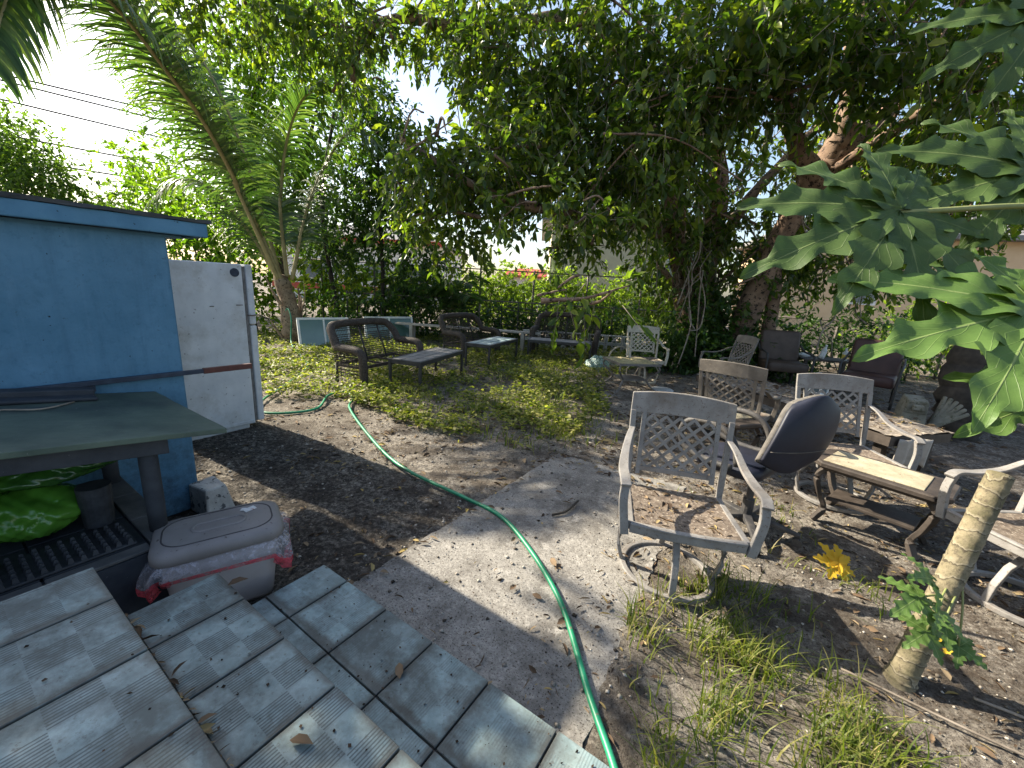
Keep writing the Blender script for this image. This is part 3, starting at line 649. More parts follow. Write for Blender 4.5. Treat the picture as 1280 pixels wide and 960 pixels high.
# ------------------------------------------------------------------ lattice patio chairs
def patio_chair(metal, seatmat, label, group):
    root = thing('patio_chair', label, 'chair', (0,0,0), 0, group)
    def by(z): return .19+(z-.42)*.235
    f = MB()
    cur = [(x, -.25-.02*(1-(x/.28)**2), .385) for x in np.linspace(-.265,.265,9)]
    f.bar(cur, .022, .055); f.bar([(x,y-.012,.405) for x,y,_ in cur], .010, .012)
    for s in (-1,1): f.bar([(s*.265,-.25,.39),(s*.25,.19,.385)], .03, .045)
    f.bar([(-.25,.19,.38),(.25,.19,.38)], .03, .04)
    f.build('seat_frame', metal, root, bevel=.004)
    V = []; F = []; nx, ny = 22, 18
    for j in range(ny+1):
        for i in range(nx+1):
            x = -.25+.5*i/nx; y = -.25+.44*j/ny; V.append((x*(1-.04*j/ny), y, .405-.014*(1-(x/.25)**2)*math.sin(math.pi*j/ny)+random.uniform(-.003,.003)))
    for j in range(ny):
        for i in range(nx): a = j*(nx+1)+i; F.append((a,a+1,a+nx+2,a+nx+1))
    MB().add(V, F).build('seat', seatmat, root, True)
    for s in (-1,1):
        p = MB(); p.bar(spline([(s*.255,.19,.36),(s*.262,by(.6),.6),(s*.27,by(.82),.83)],4), .032, .024, up=(0,1,0)); p.build('back_post', metal, root, bevel=.004)
    t = MB(); rings = []
    for x in np.linspace(-.285,.285,13):
        q = 1-(x/.285)**2; dz = .018*q; dy = .03*q
        rings.append([(x,by(.82)-.011+dy,.815+dz*.3),(x,by(.82)+.011+dy,.815+dz*.3),(x,by(.93)+.012+dy,.93+dz),(x,by(.93)-.012+dy,.93+dz)])
    t.loft(rings); t.build('top_rail', metal, root, bevel=.004)
    l = MB(); x0, x1, z0, z1 = -.195, .195, .50, .82
    def on(x, z): return (x, by(z)+.03*(1-(x/.285)**2)*(z-.42)/.5, z)
    for s in (-1,1): l.bar([on(s*.205, .47), on(s*.205, .66), on(s*.205, .83)], .024, .016, up=(0,1,0))
    l.bar([on(x,.505) for x in np.linspace(-.205,.205,7)], .016, .026)
    w_ = x1-x0; h = z1-z0; st = .078
    for sg in (1,-1):
        for k in range(-6, 7):
            c = k*st; pts = []
            for x in np.linspace(x0, x1, 25):
                z = (z0+z1)/2+sg*(x-c)*.95
                if z0 <= z <= z1: pts.append(on(x, z))
            if len(pts) > 2: l.bar(pts, .0155, .010+.002*sg, up=(0,1,0))
    l.build('back_lattice', metal, root)
    for s in (-1,1):
        a = MB(); a.bar(spline([(s*.262,by(.72),.735),(s*.285,.17,.70),(s*.305,.06,.64),(s*.318,-.08,.615),(s*.318,-.20,.617),(s*.312,-.255,.595)],5), .05, .016, scales=[.62+.4*min(1,i/14) for i in range(26)])
        ar = a.build('arm', metal, root, bevel=.004)
        b = MB(); b.bar(spline([(s*.312,-.225,.605),(s*.315,-.245,.52),(s*.30,-.255,.42),(s*.288,-.258,.345)],4), .042, .026, up=(0,1,0)); b.build('arm_support', metal, ar, bevel=.004)
    r = MB(); r.bar([(.235*math.cos(a), .235*math.sin(a), .016) for a in [2*math.pi*i/36 for i in range(36)]], .03, .03, closed=True); r.build('base_ring', metal, root, bevel=.005)
    for k in range(4):
        a = R(90*k-92); d = Vector((math.cos(a), math.sin(a), 0)); sd = Vector((-d.y, d.x, 0)); lg = MB()
        lg.bar([d*q+Vector((0,0,z)) for q, z in ((.03,.285),(.13,.30),(.215,.275),(.268,.20),(.272,.12),(.25,.05),(.235,.02))], .034, .018, up=tuple(sd.cross(d).cross(sd)) if False else (0,0,1)) if k % 2 else lg.bar([d*q+Vector((0,0,z)) for q, z in ((.03,.285),(.10,.285),(.17,.22),(.215,.12),(.235,.02))], .034, .018)
        lg.build('base_leg', metal, root, bevel=.004)
    h = MB(); h.tube([(0,0,.24),(0,0,.37)], .035, 14); h.box((0,0,.37),(.2,.2,.012)); h.build('swivel_hub', metal, root)
    return root
G = 'lattice backed metal patio chairs'
chA = patio_chair('castgrey', 'seatlitter', 'grey lattice back patio chair on a ring base, largest and nearest, beside the hose', G)
chA.location = (.915, 2.0, .0); chA.rotation_euler = (0, R(1.5), R(-10.9))
def chair_copy(loc, rz, label, metal=None):
    c = dup(chA); c.location = loc; c.rotation_euler = (0,0,R(rz)); c['label'] = label
    if metal:
        def rec(o):
            for ch in o.children:
                if ch.data.materials and ch.data.materials[0].name.startswith('grey_cast'):
                    ch.material_slots[0].link = 'OBJECT'; ch.material_slots[0].material = MT[metal]
                rec(ch)
        rec(c)
    return c
chair_copy((2.28, 7.12, 0), -3, 'sunlit cream lattice back patio chair behind the curled leg table', 'castcream')
chair_copy((2.20, 3.92, 0), 137, 'brownish patio chair turned away, its back above the brown tray table', 'castbrown')
chair_copy((2.60, 3.02, 0), -8, 'grey patio chair with lattice back right behind the navy office chair')
chair_copy((3.42, 6.6, 0), -88, 'brown patio chair seen side on below the tree trunk, its back leaning right', 'castbrown')
chair_copy((2.80, 1.90, 0), -84, 'grey patio chair cut off by the picture edge behind the leaning papaya trunk')

# ------------------------------------------------------------------ navy office chair
def office_chair():
    root = thing('office_chair', 'navy shelled swivel office chair with loop arms leaning among the patio chairs', 'chair', (1.62, 2.50, 0), 0)
    F_ = Vector((-.62, .78, 0)).normalized(); S = Vector((-F_.y, F_.x, 0))    # facing left and away; S to its left
    # back shell: curved pad, its back face to the camera, leaning to the right
    BU = Vector((1, .12, .06)).normalized(); BV = Vector((.29, .10, .94)).normalized(); BN = BU.cross(BV)*-1
    def pt(u, v, off):
        # u -1..1 across, v 0..1 up; the whole back leans over to the right
        wv = .205*(.80+.20*math.sin(math.pi*min(1, .15+v*.9)))
        if v < .14: wv *= .80+.20*(v/.14)**.5
        if v > .70: wv *= math.sqrt(max(.04, 1-((v-.70)/.315)**2))*.30+.70 if v < .97 else .66
        p = Vector((1.72, 2.36, .475))+BV*(v*.52)-BU*(-u*wv)+BN*(off+.05*u*u-.05*math.sin(v*3.0))
        if v < .14: p += BV*(.05*u*u*(1-v/.14))
        if v > .8: p -= BV*(.05*u*u*(v-.8)/.2)
        return p-Vector((1.62,2.50,0))
    nu, nv = 16, 20
    def shell(o0, o1, grow):
        mb = MB(); V = []; Fc = []
        for k, off in enumerate((o0, o1)):
            for j in range(nv+1):
                for i in range(nu+1):
                    u = (-1+2*i/nu)*grow; u = math.copysign(abs(u)**.9, u); V.append(pt(u, j/nv, off))
        n1 = (nu+1)*(nv+1)
        for k in range(2):
            for j in range(nv):
                for i in range(nu):
                    a = k*n1+j*(nu+1)+i; q = (a,a+1,a+nu+2,a+nu+1); Fc.append(q if k else q[::-1])
        edge = [(0,i) for i in range(nu)]+[(j,nu) for j in range(nv)]+[(nv,i) for i in range(nu,0,-1)]+[(j,0) for j in range(nv,0,-1)]
        ids = [j*(nu+1)+i for j, i in edge]
        for a, b in zip(ids, ids[1:]+ids[:1]): Fc.append((a, b, b+n1, a+n1))
        return mb.add(V, Fc)
    sh = shell(-.012, .012, .96).build('back_shell', 'navy', root, True, .006)
    shell(.013, .050, .985).build('back_cushion', 'rim', root, True, .012)
    st = MB(); st.tube([pt(u, .30, -.0135) for u in np.linspace(-.9,.9,14)], .003, 5); st.build('seam', 'rim', sh, True)
    sm = MB(); c = Vector((1.62,2.50,.43))+F_*.12-Vector((1.62,2.50,0))
    M = Matrix((F_, S, Vector((0,0,1)))).transposed().to_4x4(); M.translation = c
    sm.loft([[(x,y,z) for x, y in rect_round(.42*g,.44*g,.1,5)] for g, z in ((.85,-.03),(1,-.01),(1,.03),(.92,.055))]); sm.build('seat', 'navy', root, True, M=M)
    for s, nm in ((1,'a'),(-1,'b')):
        b = Vector((0,0,0))+S*s*.25
        P = [F_*q+b+Vector((0,0,z)) for q, z in ((.02,.50),(.05,.62),(.12,.70),(.24,.725),(.36,.70),(.41,.62),(.38,.53),(.28,.485),(.14,.475),(.05,.48))]
        a = MB(); a.tube(spline(P,4), .021, 8, up=tuple(S)); a.build('loop_arm', 'chairblack', root, True)
    p = MB(); p.tube([(0,0,.07),(0,0,.22),(0,0,.225),(0,0,.42)], [.035,.035,.022,.022], 12); p.build('gas_lift', 'chairblack', root, False)
    for k in range(5):
        a = R(72*k-35); d = Vector((math.cos(a), math.sin(a), 0)); l = MB()
        l.bar([d*.02+Vector((0,0,.10)), d*.16+Vector((0,0,.095)), d*.31+Vector((0,0,.07))], .05, .035, scales=[1.1,.9,.6]); lg = l.build('base_leg', 'chairblack', root, bevel=.006)
        c = MB(); q = d*.30; sd = Vector((-d.y,d.x,0))
        for s in (-1,1): c.tube([q+sd*(s*.008)+Vector((0,0,.027)), q+sd*(s*.026)+Vector((0,0,.027))], .026, 12, up=(0,0,1))
        c.build('castor', 'chairblack', lg)
office_chair()

# ------------------------------------------------------------------ wicker loveseats
def loveseat(W, label):
    root = thing('wicker_loveseat', label, 'loveseat', (0,0,0), 0, 'stripped wicker loveseats')
    h = W/2
    r = MB(); P = spline([(-h-.02,.12,.52),(-h-.01,.20,.66),(-h+.05,.30,.78),(-h+.22,.33,.815),(0,.34,.825),(h-.22,.33,.815),(h-.05,.30,.78),(h+.01,.20,.66),(h+.02,.12,.52)],6)
    r.tube(P, .058, 10, up=(0,1,.2)); r.build('back_roll', 'wicker', root, True)
    for s in (-1,1):
        a = MB(); P = spline([(s*(h+.02),.14,.53),(s*(h+.03),-.05,.52),(s*(h+.03),-.24,.515),(s*(h+.02),-.33,.46),(s*(h+.01),-.35,.32),(s*h,-.345,.16),(s*h,-.34,.02)],5)
        a.tube(P, [.058]*len(P), 10, up=(s*1,0,.1)); a.build('arm', 'wicker', root, True)
        g = MB()
        for k in range(7): g.tube([(s*h,-.30+k*.075,.10),(s*(h+.01),-.30+k*.075,.50)], .005, 4)
        for k in range(9): g.tube([(s*h,-.32,.12+k*.045),(s*h,.16,.12+k*.045)], .007, 4)
        g.build('side_weave', 'wicker', root)
    g = MB()
    def bk(x, z): return (x, .16+.17*(z-.28)/.5, z)
    nx = int(W/.03)
    for k in range(nx+1):
        x = -h+W*k/nx; zt = .78 if abs(x) < h-.12 else .66
        if (k*7) % 11 == 3: continue
        g.tube([bk(x,.28), bk(x,zt)], .0045, 4)
    for k in range(17):
        z = .30+k*.03; q = h if z < .66 else h-.06
        if k in (6, 13): continue
        g.tube([bk(-q,z), bk(q,z)], .006, 4)
    g.build('back_weave', 'wicker', root)
    for x in (-W*.02, W*.32):
        st = MB(); st.tube([bk(x,.25), bk(x*.9,.80)], .013, 6); st.build('back_strut', 'darkmetal', root, True)
    f = MB(); f.bar([(-h,-.30,.27),(h,-.30,.27)], .03, .045); f.bar([(-h,.17,.27),(h,.17,.27)], .03, .04)
    for x in (-h+.01, -W*.12, W*.14, h-.01): f.bar([(x,-.30,.27),(x,.17,.265)], .03, .03)
    f.build('seat_frame', 'wicker', root, bevel=.004)
    for x, y in ((-h+.02,.18),(h-.02,.18)):
        l = MB(); l.tube([(x,y,.0),(x,y,.28)], .02, 8); l.build('leg', 'darkmetal', root, True)
    return root
s1 = loveseat(1.25, 'brown wicker loveseat without cushions, nearest the fridge beside the grey slatted table')
s1.location = (-2.12, 6.25, 0); s1.rotation_euler = (0,0,R(66))
s2 = dup(s1); s2.location = (-.98, 8.75, 0); s2.rotation_euler = (0,0,R(60)); s2['label'] = 'brown wicker loveseat in the middle behind the blue topped coffee table'
s3 = dup(s1); s3.location = (1.18, 9.55, 0); s3.rotation_euler = (0,0,R(-14)); s3.scale = (1.12,1.05,1.1); s3['label'] = 'brown wicker loveseat facing the camera in front of the hedge, farthest of the three'

# coffee tables
def coffee_table(L, W, H, top, label):
    root = thing('coffee_table', label, 'table', (0,0,0), 0, 'slatted metal coffee tables')
    f = MB()
    for s in (-1,1): f.box((s*(W/2-.02),0,H-.03), (.04,L,.06)); f.box((0,s*(L/2-.02),H-.03), (W-.08,.04,.06))
    f.build('top_frame', 'darkmetal', root, bevel=.004)
    t = MB(); n = 3
    for k in range(n):
        w_ = (W-.08)/n; t.box((-(W-.08)/2+w_*(k+.5),0,H-.004), (w_-.018,L-.085,.012))
    t.build('table_top', top, root, bevel=.002)
    for x in (-1,1):
        for y in (-1,1):
            l = MB(); l.box((x*(W/2-.02), y*(L/2-.02), (H-.06)/2), (.036,.036,H-.06)); l.build('leg', 'darkmetal', root, bevel=.003)
    return root
t1 = coffee_table(1.35, .52, .42, 'slatgrey', 'dark metal coffee table with grey slats before the nearest loveseat')
t1.location = (-1.29, 6.18, 0); t1.rotation_euler = (0,0,R(-18))
t2 = coffee_table(1.35, .52, .44, 'slatblue', 'dark metal coffee table with pale blue top before the middle loveseat')
t2.location = (-.42, 8.05, 0); t2.rotation_euler = (0,0,R(-22))
t3 = dup(t1); t3.location = (.98, 8.85, 0); t3.rotation_euler = (0,0,R(82)); t3['label'] = 'dark metal coffee table standing before the farthest loveseat by the hedge'

# scroll legged side table in front of the cream chair
def scroll_table():
    root = thing('scroll_leg_table', 'small square table with curled iron legs and a leaf strewn top before the cream chair', 'table', (1.86, 6.42, 0), 12)
    t = MB(); t.box((0,0,.455), (.66,.60,.022))
    for k in range(9): t.box((-.28+k*.07, random.uniform(-.02,.02), .468), (.055,.57,.010), Matrix.Rotation(random.uniform(-.05,.05),3,'Z'))
    t.build('table_top', 'yellowboard', root)
    e = MB()
    for s in (-1,1): e.box((s*.335,0,.452), (.02,.64,.035)); e.box((0,s*.31,.452), (.65,.02,.035))
    e.build('rim', 'castbrown', root)
    for x in (-1,1):
        for y in (-1,1):
            l = MB(); P = spline([(x*.31,y*.28,.44),(x*.33,y*.30,.36),(x*.26,y*.23,.27),(x*.20,y*.18,.20),(x*.25,y*.22,.10),(x*.33,y*.29,.03),(x*.35,y*.31,.012)],5)
            l.tube(P, .015, 8); l.build('leg', 'castbrown', root, True)
    s = MB(); s.box((0,0,.19), (.42,.38,.02)); s.build('lower_shelf', 'castbrown', root, bevel=.004)
scroll_table()

def tray_table(label):
    root = thing('tray_table', label, 'table', (0,0,0), 0, 'dark rimmed tray tables')
    L, W, H = .70, .44, .45
    def oc(l, w_, c, z): return [(l/2,w_/2-c,z),(l/2-c,w_/2,z),(-l/2+c,w_/2,z),(-l/2,w_/2-c,z),(-l/2,-w_/2+c,z),(-l/2+c,-w_/2,z),(l/2-c,-w_/2,z),(l/2,-w_/2+c,z)]
    b = MB(); b.loft([oc(L-.06,W-.05,.06,H-.055), oc(L,W,.07,H-.03), oc(L,W,.07,H-.008), oc(L-.015,W-.015,.068,H)]); b.build('rim', 'darkbrown', root)
    t = MB(); t.box((-.03,0,H+.002), (L-.19,W-.10,.008)); t.build('tray_top', 'tray', root, bevel=.003)
    for x in (-1,1):
        for y in (-1,1):
            l = MB(); P = spline([(x*.25,y*.14,H-.04),(x*.30,y*.16,.33),(x*.27,y*.14,.2),(x*.23,y*.13,.1),(x*.27,y*.16,.0)],5); l.bar(P, .045, .03); l.build('leg', 'darkbrown', root, bevel=.004)
    s = MB(); s.box((0,0,.17), (.46,.24,.02)); s.build('lower_shelf', 'darkbrown', root, bevel=.003)
    return root
a = tray_table('dark tray table with worn pale top between the office chair and the papaya trunk')
a.location = (2.50, 2.56, 0); a.rotation_euler = (0,0,R(-52))
b = dup(a); b.location = (1.98, 3.80, 0); b.rotation_euler = (0,0,R(-72)); b.scale = (1.2,1.0,1.02); b['label'] = 'brown tray table beside the turned away patio chair, left of the office chair'

# leaf covered low table
def leaf_table():
    root = thing('leaf_covered_table', 'long low table buried under dry leaves amid the patio chairs', 'table', (3.22, 4.52, 0), -74)
    V = []; F = []; nx, ny = 46, 16; L, W = 2.4, .78
    for j in range(ny+1):
        for i in range(nx+1): V.append((-L/2+L*i/nx, -W/2+W*j/ny, .47+random.uniform(-.008,.012)))
    for j in range(ny):
        for i in range(nx): q = j*(nx+1)+i; F.append((q,q+1,q+nx+2,q+nx+1))
    MB().add(V,F).build('table_top', 'littertop', root)
    e = MB(); e.box((0,0,.415), (L-.02,W-.02,.085)); e.build('apron', 'darkbrown', root)
    for x in (-1,1):
        for y in (-1,1):
            l = MB(); l.box((x*(L/2-.12),y*(W/2-.1),.19), (.07,.07,.38)); l.build('leg', 'darkbrown', root)
leaf_table()
def hanging_cloth():
    V = []; F = []; nx, nz = 14, 8
    for j in range(nz+1):
        for i in range(nx+1):
            V.append((-.17+.34*i/nx, .02*math.sin(i*1.3)+.01*j/nz, -.24*j/nz*(1+.1*math.sin(i))))
    for j in range(nz):
        for i in range(nx): q = j*(nx+1)+i; F.append((q,q+1,q+nx+2,q+nx+1))
    o = MB().add(V,F).build('grey_rag', 'plank', None, True); o.location = (3.42, 3.30, .44); o.rotation_euler = (0,0,R(12))
    m_ = o.modifiers.new('solid','SOLIDIFY'); m_.thickness = .006
    tag(o, 'grey rag hanging over the near end of the leaf covered table', 'rag')
hanging_cloth()

# far things under the big tree
def cushion_chair(mat, label):
    root = thing('cushioned_armchair', label, 'armchair', (0,0,0), 0, 'dull cushioned armchairs under the tree')
    b = MB(); M = Matrix.Translation((0,.26,.66)) @ Matrix.Rotation(R(-14),4,'X')
    b.loft([[tuple((M @ Vector((x,y*1.0,z))).to_tuple()) for x, y in rect_round(.62*g,.12*g,.05,4)] for g, z in ((.94,-.28),(1,-.24),(1,.24),(.92,.28))]); b.build('backrest', mat, root, True)
    s = MB(); s.loft([[(x,y-.05,z) for x, y in rect_round(.62*g,.60*g,.06,4)] for g, z in ((.96,.30),(1,.32),(1,.42),(.94,.45))]); s.build('seat', mat, root, True)
    for sd in (-1,1):
        a = MB(); a.tube(spline([(sd*.33,.26,.70),(sd*.35,.1,.62),(sd*.35,-.25,.60),(sd*.34,-.34,.5),(sd*.33,-.33,.0)],4), .018, 8, up=(1,0,0)); a.build('arm', 'darkmetal', root, True)
        l = MB(); l.tube([(sd*.30,.24,.32),(sd*.30,.34,0)], .018, 8); l.build('leg', 'darkmetal', root, True)
    return root
a = cushion_chair('brownvinyl', 'dark brown cushioned armchair facing the yard below the big tree'); a.location = (4.86, 7.4, 0); a.rotation_euler = (0,0,R(-14)); a.scale = (1.05,1.05,1.05)
b = dup(a); b.location = (5.75, 6.55, 0); b.rotation_euler = (0,0,R(-45)); b['label'] = 'red brown cushioned armchair half hidden by the papaya leaves'
for ch in b.children:
    if ch.name.startswith(('backrest','seat')): ch.material_slots[0].link = 'OBJECT'; ch.material_slots[0].material = MT['redvinyl']
def dark_table():
    root = thing('dark_side_table', 'dark table with bottles on it beside the brown armchair', 'table', (5.75, 7.55, 0), -10)
    t = MB(); t.box((0,0,.52), (.95,.5,.03)); t.build('table_top', 'darkbrown', root)
    for x in (-1,1):
        for y in (-1,1):
            l = MB(); l.box((x*.42,y*.2,.2525), (.05,.05,.505)); l.build('leg', 'darkbrown', root)
dark_table()
def bottle(loc, h, r, mat, lab, tilt=0):
    root = thing('bottle', lab, 'bottle', loc, 0, 'bottles on the dark table'); root.rotation_euler = (0, R(tilt), 0)
    b = MB(); b.tube([(0,0,z*h) for z in (0,.02,.62,.78,.82,.9)], [r*.9,r,r,r*.45,r*.38,r*.38], 14); b.build('bottle_body', 'bottle', root, True)
    l = MB(); l.tube([(0,0,.15*h),(0,0,.5*h)], r*1.02, 14); l.build('label_band', mat, root)
    c = MB(); c.tube([(0,0,.9*h),(0,0,h)], r*.45, 10); c.build('cap', 'white', root)
bottle((5.62,7.5,.536), .26, .045, 'white', 'tall clear bottle with white label on the dark table', 12)
bottle((5.98,7.42,.536), .22, .045, 'label', 'shorter bottle with yellow label on the dark table')
o = MB(); o.tube([(0,0,0),(0,0,.03),(0,0,.06)], [.10,.12,.06], 14); o = o.build('white_bowl', 'white'); o.location = (5.45,7.72,.536); tag(o, 'small white upturned bowl at the left of the dark table', 'bowl')
def lantern():
    root = thing('pagoda_lantern', 'small white pagoda shaped lantern behind the grey chair top rail', 'lantern', (3.62,4.75,.478), 20)
    b = MB()
    for x in (-1,1):
        for y in (-1,1): b.box((x*.06,y*.06,.07), (.018,.018,.14))
    b.box((0,0,.008),(.16,.16,.016)); b.build('frame', 'white', root)
    g = MB(); g.box((0,0,.075),(.11,.11,.12)); g.build('pane', 'window', root)
    r = MB(); q = lambda s, z: [(s,s,z),(-s,s,z),(-s,-s,z),(s,-s,z)]
    r.loft([q(.13,.14), q(.095,.165), q(.065,.21), q(.06,.235)]); r.build('roof', 'white', root)
lantern()
def statue():
    root = thing('garden_statue', 'mossy cast stone garden ornament with a square head and fanned wing by the dark stump', 'statue', (5.0, 4.8, 0), -25)
    b = MB(); b.box((-.14,0,.18), (.26,.26,.36), taper=.85); b.box((-.14,-.03,.40), (.22,.24,.16), Matrix.Rotation(R(12),3,'X'), .86); b.box((-.14,-.16,.38),(.12,.06,.07), taper=.8)
    b.box((-.19,-.145,.44),(.03,.03,.03)); b.box((-.09,-.145,.44),(.03,.03,.03)); b.build('figure', 'statue', root, bevel=.025, seg=2)
    f = MB()
    for k in range(6):
        a = R(8+k*12); f.box((.10+.10*math.sin(a), .02-.012*k, .20+.13*math.cos(a)), (.07,.07,.40), Matrix.Rotation(a*.8,3,'Y'), .55)
    f.build('wing', 'statue', root, bevel=.015)
statue()
def stump():
    mb = MB(); limb(mb, [(0,0,-.05),(.02,.02,.3),(.0,.05,.7),(.06,.06,1.15),(.10,.1,1.5)], .25, .2, 14, 6, .10)
    o = mb.build('dead_tree_trunk', 'barkdark', None, True); o.location = (5.62, 5.0, 0); tag(o, 'dark bare dead trunk standing behind the papaya leaves', 'tree trunk')
stump()
o = MB(); o.tube([(0,0,0),(0,0,.02),(0,0,.035)], [.16,.185,.15], 20); o = o.build('stone_disc', 'cast_white', smooth=False, bevel=.008); o.location = (2.42,6.45,0); tag(o, 'flat pale round stone on the soil beside the cream chair', 'stone')

# window sashes, plank bench, broken wall, odds and ends by the hedge
def sash(loc, rz, W, H, lab):
    root = thing('window_sash', lab, 'window sash', loc, rz, 'green glazed window sashes leaning by the hedge')
    M = Matrix.Rotation(R(-12),4,'X')
    f = MB()
    for s in (-1,1): f.box((s*(W/2-.02),0,H/2), (.045,.04,H))
    f.box((0,0,H-.02), (W-.08,.038,.045)); f.box((0,0,.02), (W-.08,.038,.045)); f.box((0,0,H/2), (.035,.036,H-.08)); f.build('frame', 'white', root, M=M)
    for s in (-1,1):
        g = MB(); g.box((s*(W/4-.005),0,H/2), (W/2-.05,.012,H-.08)); g.build('pane', 'glass', root, M=M)
sash((-4.05, 8.75, 0), 42, 1.05, .62, 'white framed green glass sash leaning beside the palm trunk')
sash((-3.0, 9.9, 0), 38, 1.2, .62, 'green glass sash leaning behind the nearest loveseat, farther from the palm')
def plankbench():
    root = thing('plank_bench', 'long bleached plank bench running behind the middle loveseat', 'bench', (-1.15, 9.75, 0), -8)
    p = MB(); p.box((0,0,.47), (3.5,.22,.04)); p.build('seat_plank', 'plank', root, bevel=.005)
    for x in (-1.35, 1.35):
        l = MB(); l.box((x,0,.225), (.08,.2,.45)); l.build('leg', 'plank', root)
plankbench()
o = MB()
for k in range(7):
    for r_ in range(2):
        x = -1.35+k*.42; z = .12+r_*.22
        o.box((x,0,z+.09), (.40,.10,.03)); o.box((x,0,z-.09), (.40,.10,.03)); o.box((x-.185,0,z), (.03,.10,.15)); o.box((x+.185,0,z), (.03,.10,.15)); o.box((x,0,z), (.03,.09,.15), Matrix.Rotation(R(45),3,'Y')); o.box((x,0,z), (.03,.088,.15), Matrix.Rotation(R(-45),3,'Y'))
o = o.build('breeze_block_wall', 'cast_white'); o.location = (1.75, 10.35, 0); o.rotation_euler = (0,0,R(-4))
tag(o, 'low white wall of pierced breeze blocks behind the farthest loveseat', 'wall')
def teal_bag():
    random.seed(11); rs = []
    for i in range(9):
        u = i/8; e = math.sin(math.pi*min(max(u,.06),.94))**.6
        rs.append([(math.cos(a)*.22*e*(1+random.uniform(-.3,.3)), math.sin(a)*.2*e*(1+random.uniform(-.3,.3)), u*.30+random.uniform(-.02,.02)) for a in [2*math.pi*j/16 for j in range(16)]])
    o = MB().loft(rs).build('plastic_bag', 'tealbag', None, True); o.location = (1.62,7.75,.0); tag(o, 'crumpled see through teal plastic bag left of the cream chair', 'bag')
    o = MB(); o.tube([(.2*math.cos(a),0,.2+.2*math.sin(a)) for a in [2*math.pi*i/24 for i in range(24)]], .016, 6, closed=True, up=(0,1,0)); o = o.build('wire_hoop', 'castcream', smooth=True); o.location = (1.98,7.85,.12); o.rotation_euler = (R(15),0,R(20)); tag(o, 'pale wire hoop standing behind the scroll legged table', 'hoop')
teal_bag()
def rackframe():
    o = MB()
    for x in (-.7,-.25,.7): o.tube([(x,0,0),(x,0,1.02)], .015, 6)
    for z in (.99,.9,.5): o.tube([(-.7,0,z),(.7,0,z-.12)], .013, 6)
    o = o.build('metal_rack', 'darkmetal', smooth=True); o.location = (.3,10.9,0); o.rotation_euler = (0,0,R(-5)); tag(o, 'dark metal rail rack leaning at the hedge behind the coffee tables', 'rack')
rackframe()

# ------------------------------------------------------------------ fences
def fence(a, b, H, step, lab, rails):
    a = Vector(a); b = Vector(b); L = (b-a).length; d = (b-a)/L
    root = thing('chain_link_fence', lab, 'fence', tuple(a), 0)
    n = max(1, round(L/step))
    for i in range(n+1):
        p = d*(L*i/n); m_ = MB(); m_.tube([p, p+Vector((0,0,H+.05))], .028, 8); m_.build('post', 'fence', root, True)
    r = MB()
    for z in rails: r.tube([Vector((0,0,z)), d*L+Vector((0,0,z))], .018, 6)
    r.build('rail', 'fence', root, True)
    w_ = MB(); s = .11; t = .0035
    for sg in (1,-1):
        x = -H
        while x < L:
            q0, q1 = x, x+H; z0, z1 = (0,H) if sg > 0 else (H,0)
            if q0 < 0: z0 = z0+(z1-z0)*(-q0)/H; q0 = 0
            if q1 > L: z1 = z1-(z1-z0)*(q1-L)/(q1-q0); q1 = L
            A = d*q0+Vector((0,0,z0)); B = d*q1+Vector((0,0,z1)); w_.bar([A,B], t, t, up=(0,1,0)); x += s
    w_.build('wire_mesh', 'fence', root)
fence((-9.0, 12.6, 0), (5.2, 12.4, 0), 1.93, 1.55, 'tall rusty chain link fence overgrown with vines behind the loveseats', (1.93, .05))
fence((-4.6, 11.3, 0), (4.4, 11.2, 0), 1.08, 1.9, 'lower chain link fence in the dark hedge right behind the loveseats', (1.08, .05))
fence((5.6, 10.4, 0), (11.5, 8.6, 0), 1.15, 1.9, 'chain link fence behind the armchairs below the peach house', (1.15, .05))

# ------------------------------------------------------------------ houses beyond
def house(name, lab, loc, rz, w_, d, h, wall, roof, rz_h, trim, wins, hip=True):
    root = thing(name, lab, 'house', loc, rz)
    b = MB(); b.box((0,d/2,h/2), (w_,d,h)); b.build('wall', wall, root)
    r = MB(); e = .45; z0 = h+.002
    r.loft([[(-w_/2-e,-e,z0),(w_/2+e,-e,z0),(w_/2+e,d+e,z0),(-w_/2-e,d+e,z0)], [(-w_/2-e,-e,z0+.16),(w_/2+e,-e,z0+.16),(w_/2+e,d+e,z0+.16),(-w_/2-e,d+e,z0+.16)],
            [(-w_/4,d/2-.3,z0+rz_h),(w_/4,d/2-.3,z0+rz_h),(w_/4,d/2+.3,z0+rz_h),(-w_/4,d/2+.3,z0+rz_h)]]); r.build('roof', roof, root)
    if trim:
        t = MB(); t.box((0,-e-.03,h+.1), (w_+2*e,.05,.30)); t.build('fascia', trim, root)
        t = MB(); t.box((0,-.03,.75), (w_+.04,.06,.4)); t.build('plinth_band', trim, root)
    for x, z, ww, hh in wins:
        f = MB(); f.box((x,-.03,z), (ww+.16,.06,hh+.16)); fo = f.build('window', 'white', root)
        p = MB(); p.box((x,-.066,z), (ww,.02,hh)); p.box((x,-.07,z),(ww*.98,.012,.03)); p.build('pane', 'window', fo)
    return root
house('white_house', 'white bungalow with red fascia and red base band seen through the trees on the left', (-10.5, 27, 0), -4, 11, 7, 3.6, 'wallwhite', 'roofgrey', 1.4, 'redtrim', [(-2.5,1.9,1.6,1.2),(1.5,1.9,1.4,1.2),(4,1.9,1.2,1.1)])
house('beige_house', 'beige house with plain wall behind the vine covered fence', (4.6, 18.0, 0), -3, 6.6, 7, 4.2, 'wallbeige', 'roofgrey', 1.3, None, [(2.2,2.6,1.2,1.2)])
